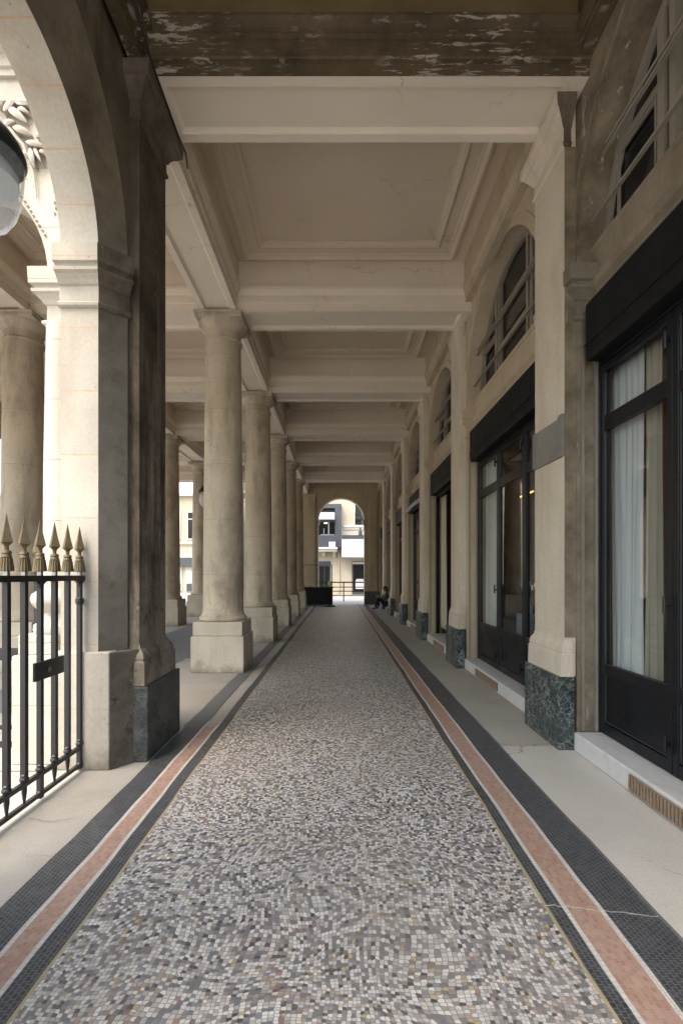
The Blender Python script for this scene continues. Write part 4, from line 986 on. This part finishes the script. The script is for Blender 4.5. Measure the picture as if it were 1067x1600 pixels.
MB().box(1.15, 1.8, YF - .12, YF - .072, .5, 1.1).box(1.2, 1.7, YF - .12, YF - .072, 1.1, 1.2).build('display_card', M_CANV, sh)
struct('far_pavement', MB().box(-14, 14, 32.2, YF, -.019, .1), M_PAVE)

rl = thing('street_railing', 'black horizontal bar railing at the street beyond the end arch', 'railing', (1.2, 27, 0))
for z, h in ((1.04, .07), (.78, .05), (.55, .05), (.32, .05)): MB().box(-1.6, 4.0, 26.98, 27.02, z, z + h).build('bar', M_BLACK, rl)
for xx in (-1.55, .25, 2.1, 3.95): MB().box(xx - .03, xx + .03, 26.94, 26.979, -.02, 1.1).build('post', M_BLACK, rl)

# counter with black cloth and a tubular frame
ct = thing('market_counter', 'black clothed counter with a thin tubular frame before the end arch', 'counter', (-1.0, 23.3, 0))
cm2 = MB().box(-1.75, -.32, 23.0, 23.65, .05, .86); cm2.box(-1.8, -.28, 22.96, 23.69, .86, .90)
cm2.build('body', M_BLKC, ct, bevel=.02)
MB().tube([(-1.75, 23.6, .9), (-1.75, 23.6, 1.98), (-.35, 23.6, 1.98), (-.35, 23.6, .9)], .022).tube([(-.35, 23.05, .9), (-.35, 23.05, 1.95), (-.35, 23.6, 1.98)], .022).build('frame', M_DGREY, ct)
tag(MB().lathe([(.055, .905), (.075, .93), (.085, 1.05), (.075, 1.14), (.06, 1.2)], (-.46, 23.2, 0), 16).build('yellow_bucket', M_YEL, smooth=True), 'yellow green plastic bucket on the end of the black counter', 'bucket')
tag(MB().lathe([(.26, .005), (.26, .05), (.06, .07), (.035, .09), (.035, .2)], (-.45, 22.6, 0), 24).build('parasol_base', M_BLKC, smooth=True), 'black round parasol base on the floor beside the counter', 'parasol base')

# ------------------------------------------------------------------ seated person (skinned bodies)
def skin_obj(name, mat, verts, edges, radii, parent, sub=2, rootv=0):
    me = bpy.data.meshes.new(name); me.from_pydata(verts, edges, []); me.materials.append(mat)
    o = bpy.data.objects.new(name, me); COL.objects.link(o)
    sk = o.modifiers.new('skin', 'SKIN'); sk.use_smooth_shade = True
    lay = me.skin_vertices[0] if me.skin_vertices else None
    if lay is None:
        bm = bmesh.new(); bm.from_mesh(me); bm.verts.layers.skin.verify(); bm.to_mesh(me); bm.free(); lay = me.skin_vertices[0]
    for i, r in enumerate(radii): lay.data[i].radius = (r, r); lay.data[i].use_root = (i == rootv)
    ss = o.modifiers.new('sub', 'SUBSURF'); ss.levels = sub; ss.render_levels = sub
    o.parent = parent
    return o
pr = thing('person', 'person in an olive top sitting on a door step, knees up, looking at a phone', 'person', (2.0, 20.55, 0))
# local frame: facing -X; sits on the step (z=.16)
V = {'pel': (.02, 0, .26), 'sp': (.05, 0, .45), 'ch': (.02, 0, .64), 'nk': (-.02, 0, .77), 'hd': (-.055, 0, .86), 'tp': (-.06, 0, .96),
     'hl': (-.02, -.09, .25), 'kl': (-.36, -.13, .52), 'al': (-.46, -.13, .10), 'fl': (-.62, -.14, .045),
     'hr': (-.02, .09, .25), 'kr': (-.30, .15, .50), 'ar': (-.30, .16, .10), 'fr': (-.46, .18, .045),
     'sl': (.0, -.16, .68), 'el': (-.10, -.21, .45), 'wl': (-.30, -.08, .56), 'sr': (.0, .16, .68), 'er': (-.08, .22, .45), 'wr': (-.29, .06, .57)}
names = list(V); ix = {n: i for i, n in enumerate(names)}
Rr = dict(pel=.12, sp=.115, ch=.13, nk=.052, hd=.085, tp=.06, hl=.085, kl=.055, al=.036, fl=.03, hr=.085, kr=.055, ar=.036, fr=.03, sl=.06, el=.04, wl=.026, sr=.06, er=.04, wr=.026)
E = [('pel', 'sp'), ('sp', 'ch'), ('ch', 'nk'), ('nk', 'hd'), ('hd', 'tp'), ('pel', 'hl'), ('hl', 'kl'), ('kl', 'al'), ('al', 'fl'), ('pel', 'hr'), ('hr', 'kr'), ('kr', 'ar'), ('ar', 'fr'), ('ch', 'sl'), ('sl', 'el'), ('el', 'wl'), ('ch', 'sr'), ('sr', 'er'), ('er', 'wr')]
vs = [V[n] for n in names]; es = [(ix[a], ix[b]) for a, b in E]; rs = [Rr[n] for n in names]
for sd_, wn_ in ((-1, 'wl'), (1, 'wr')):       # hands: palm and five fingers each
    wx, wy, wz = V[wn_]; base = len(vs); vs.append((wx - .07, wy - sd_ * .01, wz + .015)); rs.append(.024); es.append((ix[wn_], base))
    for f in range(4):
        o_ = (f - 1.5) * .017; ln = (.06, .072, .068, .052)[f]; b0 = len(vs)
        vs += [(wx - .10, wy + o_, wz + .02), (wx - .10 - ln * .6, wy + o_ * 1.1, wz + .012), (wx - .10 - ln * .8, wy + o_, wz - .015)]; rs += [.009, .008, .007]
        es += [(base, b0), (b0, b0 + 1), (b0 + 1, b0 + 2)]
    b0 = len(vs); vs += [(wx - .08, wy - sd_ * .035, wz + .02), (wx - .12, wy - sd_ * .045, wz + .025)]; rs += [.010, .008]; es += [(base, b0), (b0, b0 + 1)]
skin_obj('body', M_SKIN, vs, es, rs, pr)
def sub(nm, mat, keys, edges, grow, repl=None):
    ii = {n: i for i, n in enumerate(keys)}
    skin_obj(nm, mat, [V[k] for k in keys], [(ii[a], ii[b]) for a, b in edges], [Rr[k] + grow for k in keys], pr)
sub('sweater', M_CLOTH, ['pel', 'sp', 'ch', 'sl', 'el', 'wl', 'sr', 'er', 'wr'], [('pel', 'sp'), ('sp', 'ch'), ('ch', 'sl'), ('sl', 'el'), ('el', 'wl'), ('ch', 'sr'), ('sr', 'er'), ('er', 'wr')], .014)
sub('trousers', M_JEAN, ['pel', 'hl', 'kl', 'al', 'hr', 'kr', 'ar'], [('pel', 'hl'), ('hl', 'kl'), ('kl', 'al'), ('pel', 'hr'), ('hr', 'kr'), ('kr', 'ar')], .016)
sub('shoe', M_SHOE, ['al', 'fl'], [('al', 'fl')], .012); sub('shoe', M_SHOE, ['ar', 'fr'], [('ar', 'fr')], .012)
hm = MB().ball((-.035, 0, .925), .10, .088, .10, 14, 9); hm.ball((.015, 0, .85), .06, .075, .11, 12, 8)
hm.build('hair', M_HAIR, pr, smooth=True, local=True)
fc = MB().ball((-.148, 0, .865), .018, .012, .016, 8, 5); fc.build('nose', M_SKIN, pr, smooth=True, local=True)
for sg in (-1, 1):
    MB().ball((-.135, sg * .03, .89), .008, .011, .007, 8, 5).build('eye', M_HAIR, pr, smooth=True, local=True)
    MB().ball((-.05, sg * .086, .87), .018, .01, .028, 8, 5).build('ear', M_SKIN, pr, smooth=True, local=True)
MB().ball((-.135, 0, .825), .01, .024, .006, 8, 5).build('mouth', M_TAN, pr, smooth=True, local=True)
tag(MB().box(1.64, 1.65, 20.52, 20.60, .60, .73).build('phone', M_BLACK, bevel=.004), 'small black phone held by the seated person', 'phone')

# ------------------------------------------------------------------ far court building on the left
fb = thing('court_building', 'pale building with glazed upper floor across the court, seen between hall columns', 'building', (-18, 41, 0))
MB().box(-46, -5.5, 41, 46, 0, 8.2).build('wall', M_CREAM, fb)
MB().box(-46.2, -5.3, 40.7, 46.2, 8.2, 8.5).build('cornice', M_CREAMW, fb)
MB().prism([(40.8, 8.5), (44, 10.5), (46, 10.5), (46, 8.5)], -46, -5.5, lambda a, b, t: (t, a, b)).build('roof', M_ROOF, fb)
MB().box(-46, -5.5, 40.75, 40.999, 2.95, 3.3).box(-46, -5.5, 40.85, 40.999, 4.1, 4.3).build('ledge', M_CREAMW, fb)
MB().box(-46, -5.5, 40.6, 40.999, 2.2, 2.95).build('shop_fascia', M_DGREY, fb)
x = -44.0
while x < -7:
    f = MB().box(x, x + 2.6, 40.93, 40.999, 4.5, 6.9).build('window', M_CREAMW, fb)
    MB().box(x + .12, x + .85, 40.91, 40.929, 4.6, 6.2).box(x + .95, x + 1.65, 40.91, 40.929, 4.6, 6.2).box(x + 1.75, x + 2.48, 40.91, 40.929, 4.6, 6.2).box(x + .12, x + 2.48, 40.91, 40.929, 6.3, 6.8).build('pane', M_WINDK, f)
    g = MB().box(x - .1, x + 2.7, 40.93, 40.999, .1, 2.19).build('shop_window', M_CREAMW, fb)
    MB().box(x, x + 2.6, 40.91, 40.929, .1, .75).build('panel', M_DGREY, g)
    x += 3.1
print('things', sum(1 for o in bpy.data.objects if o.parent is None))
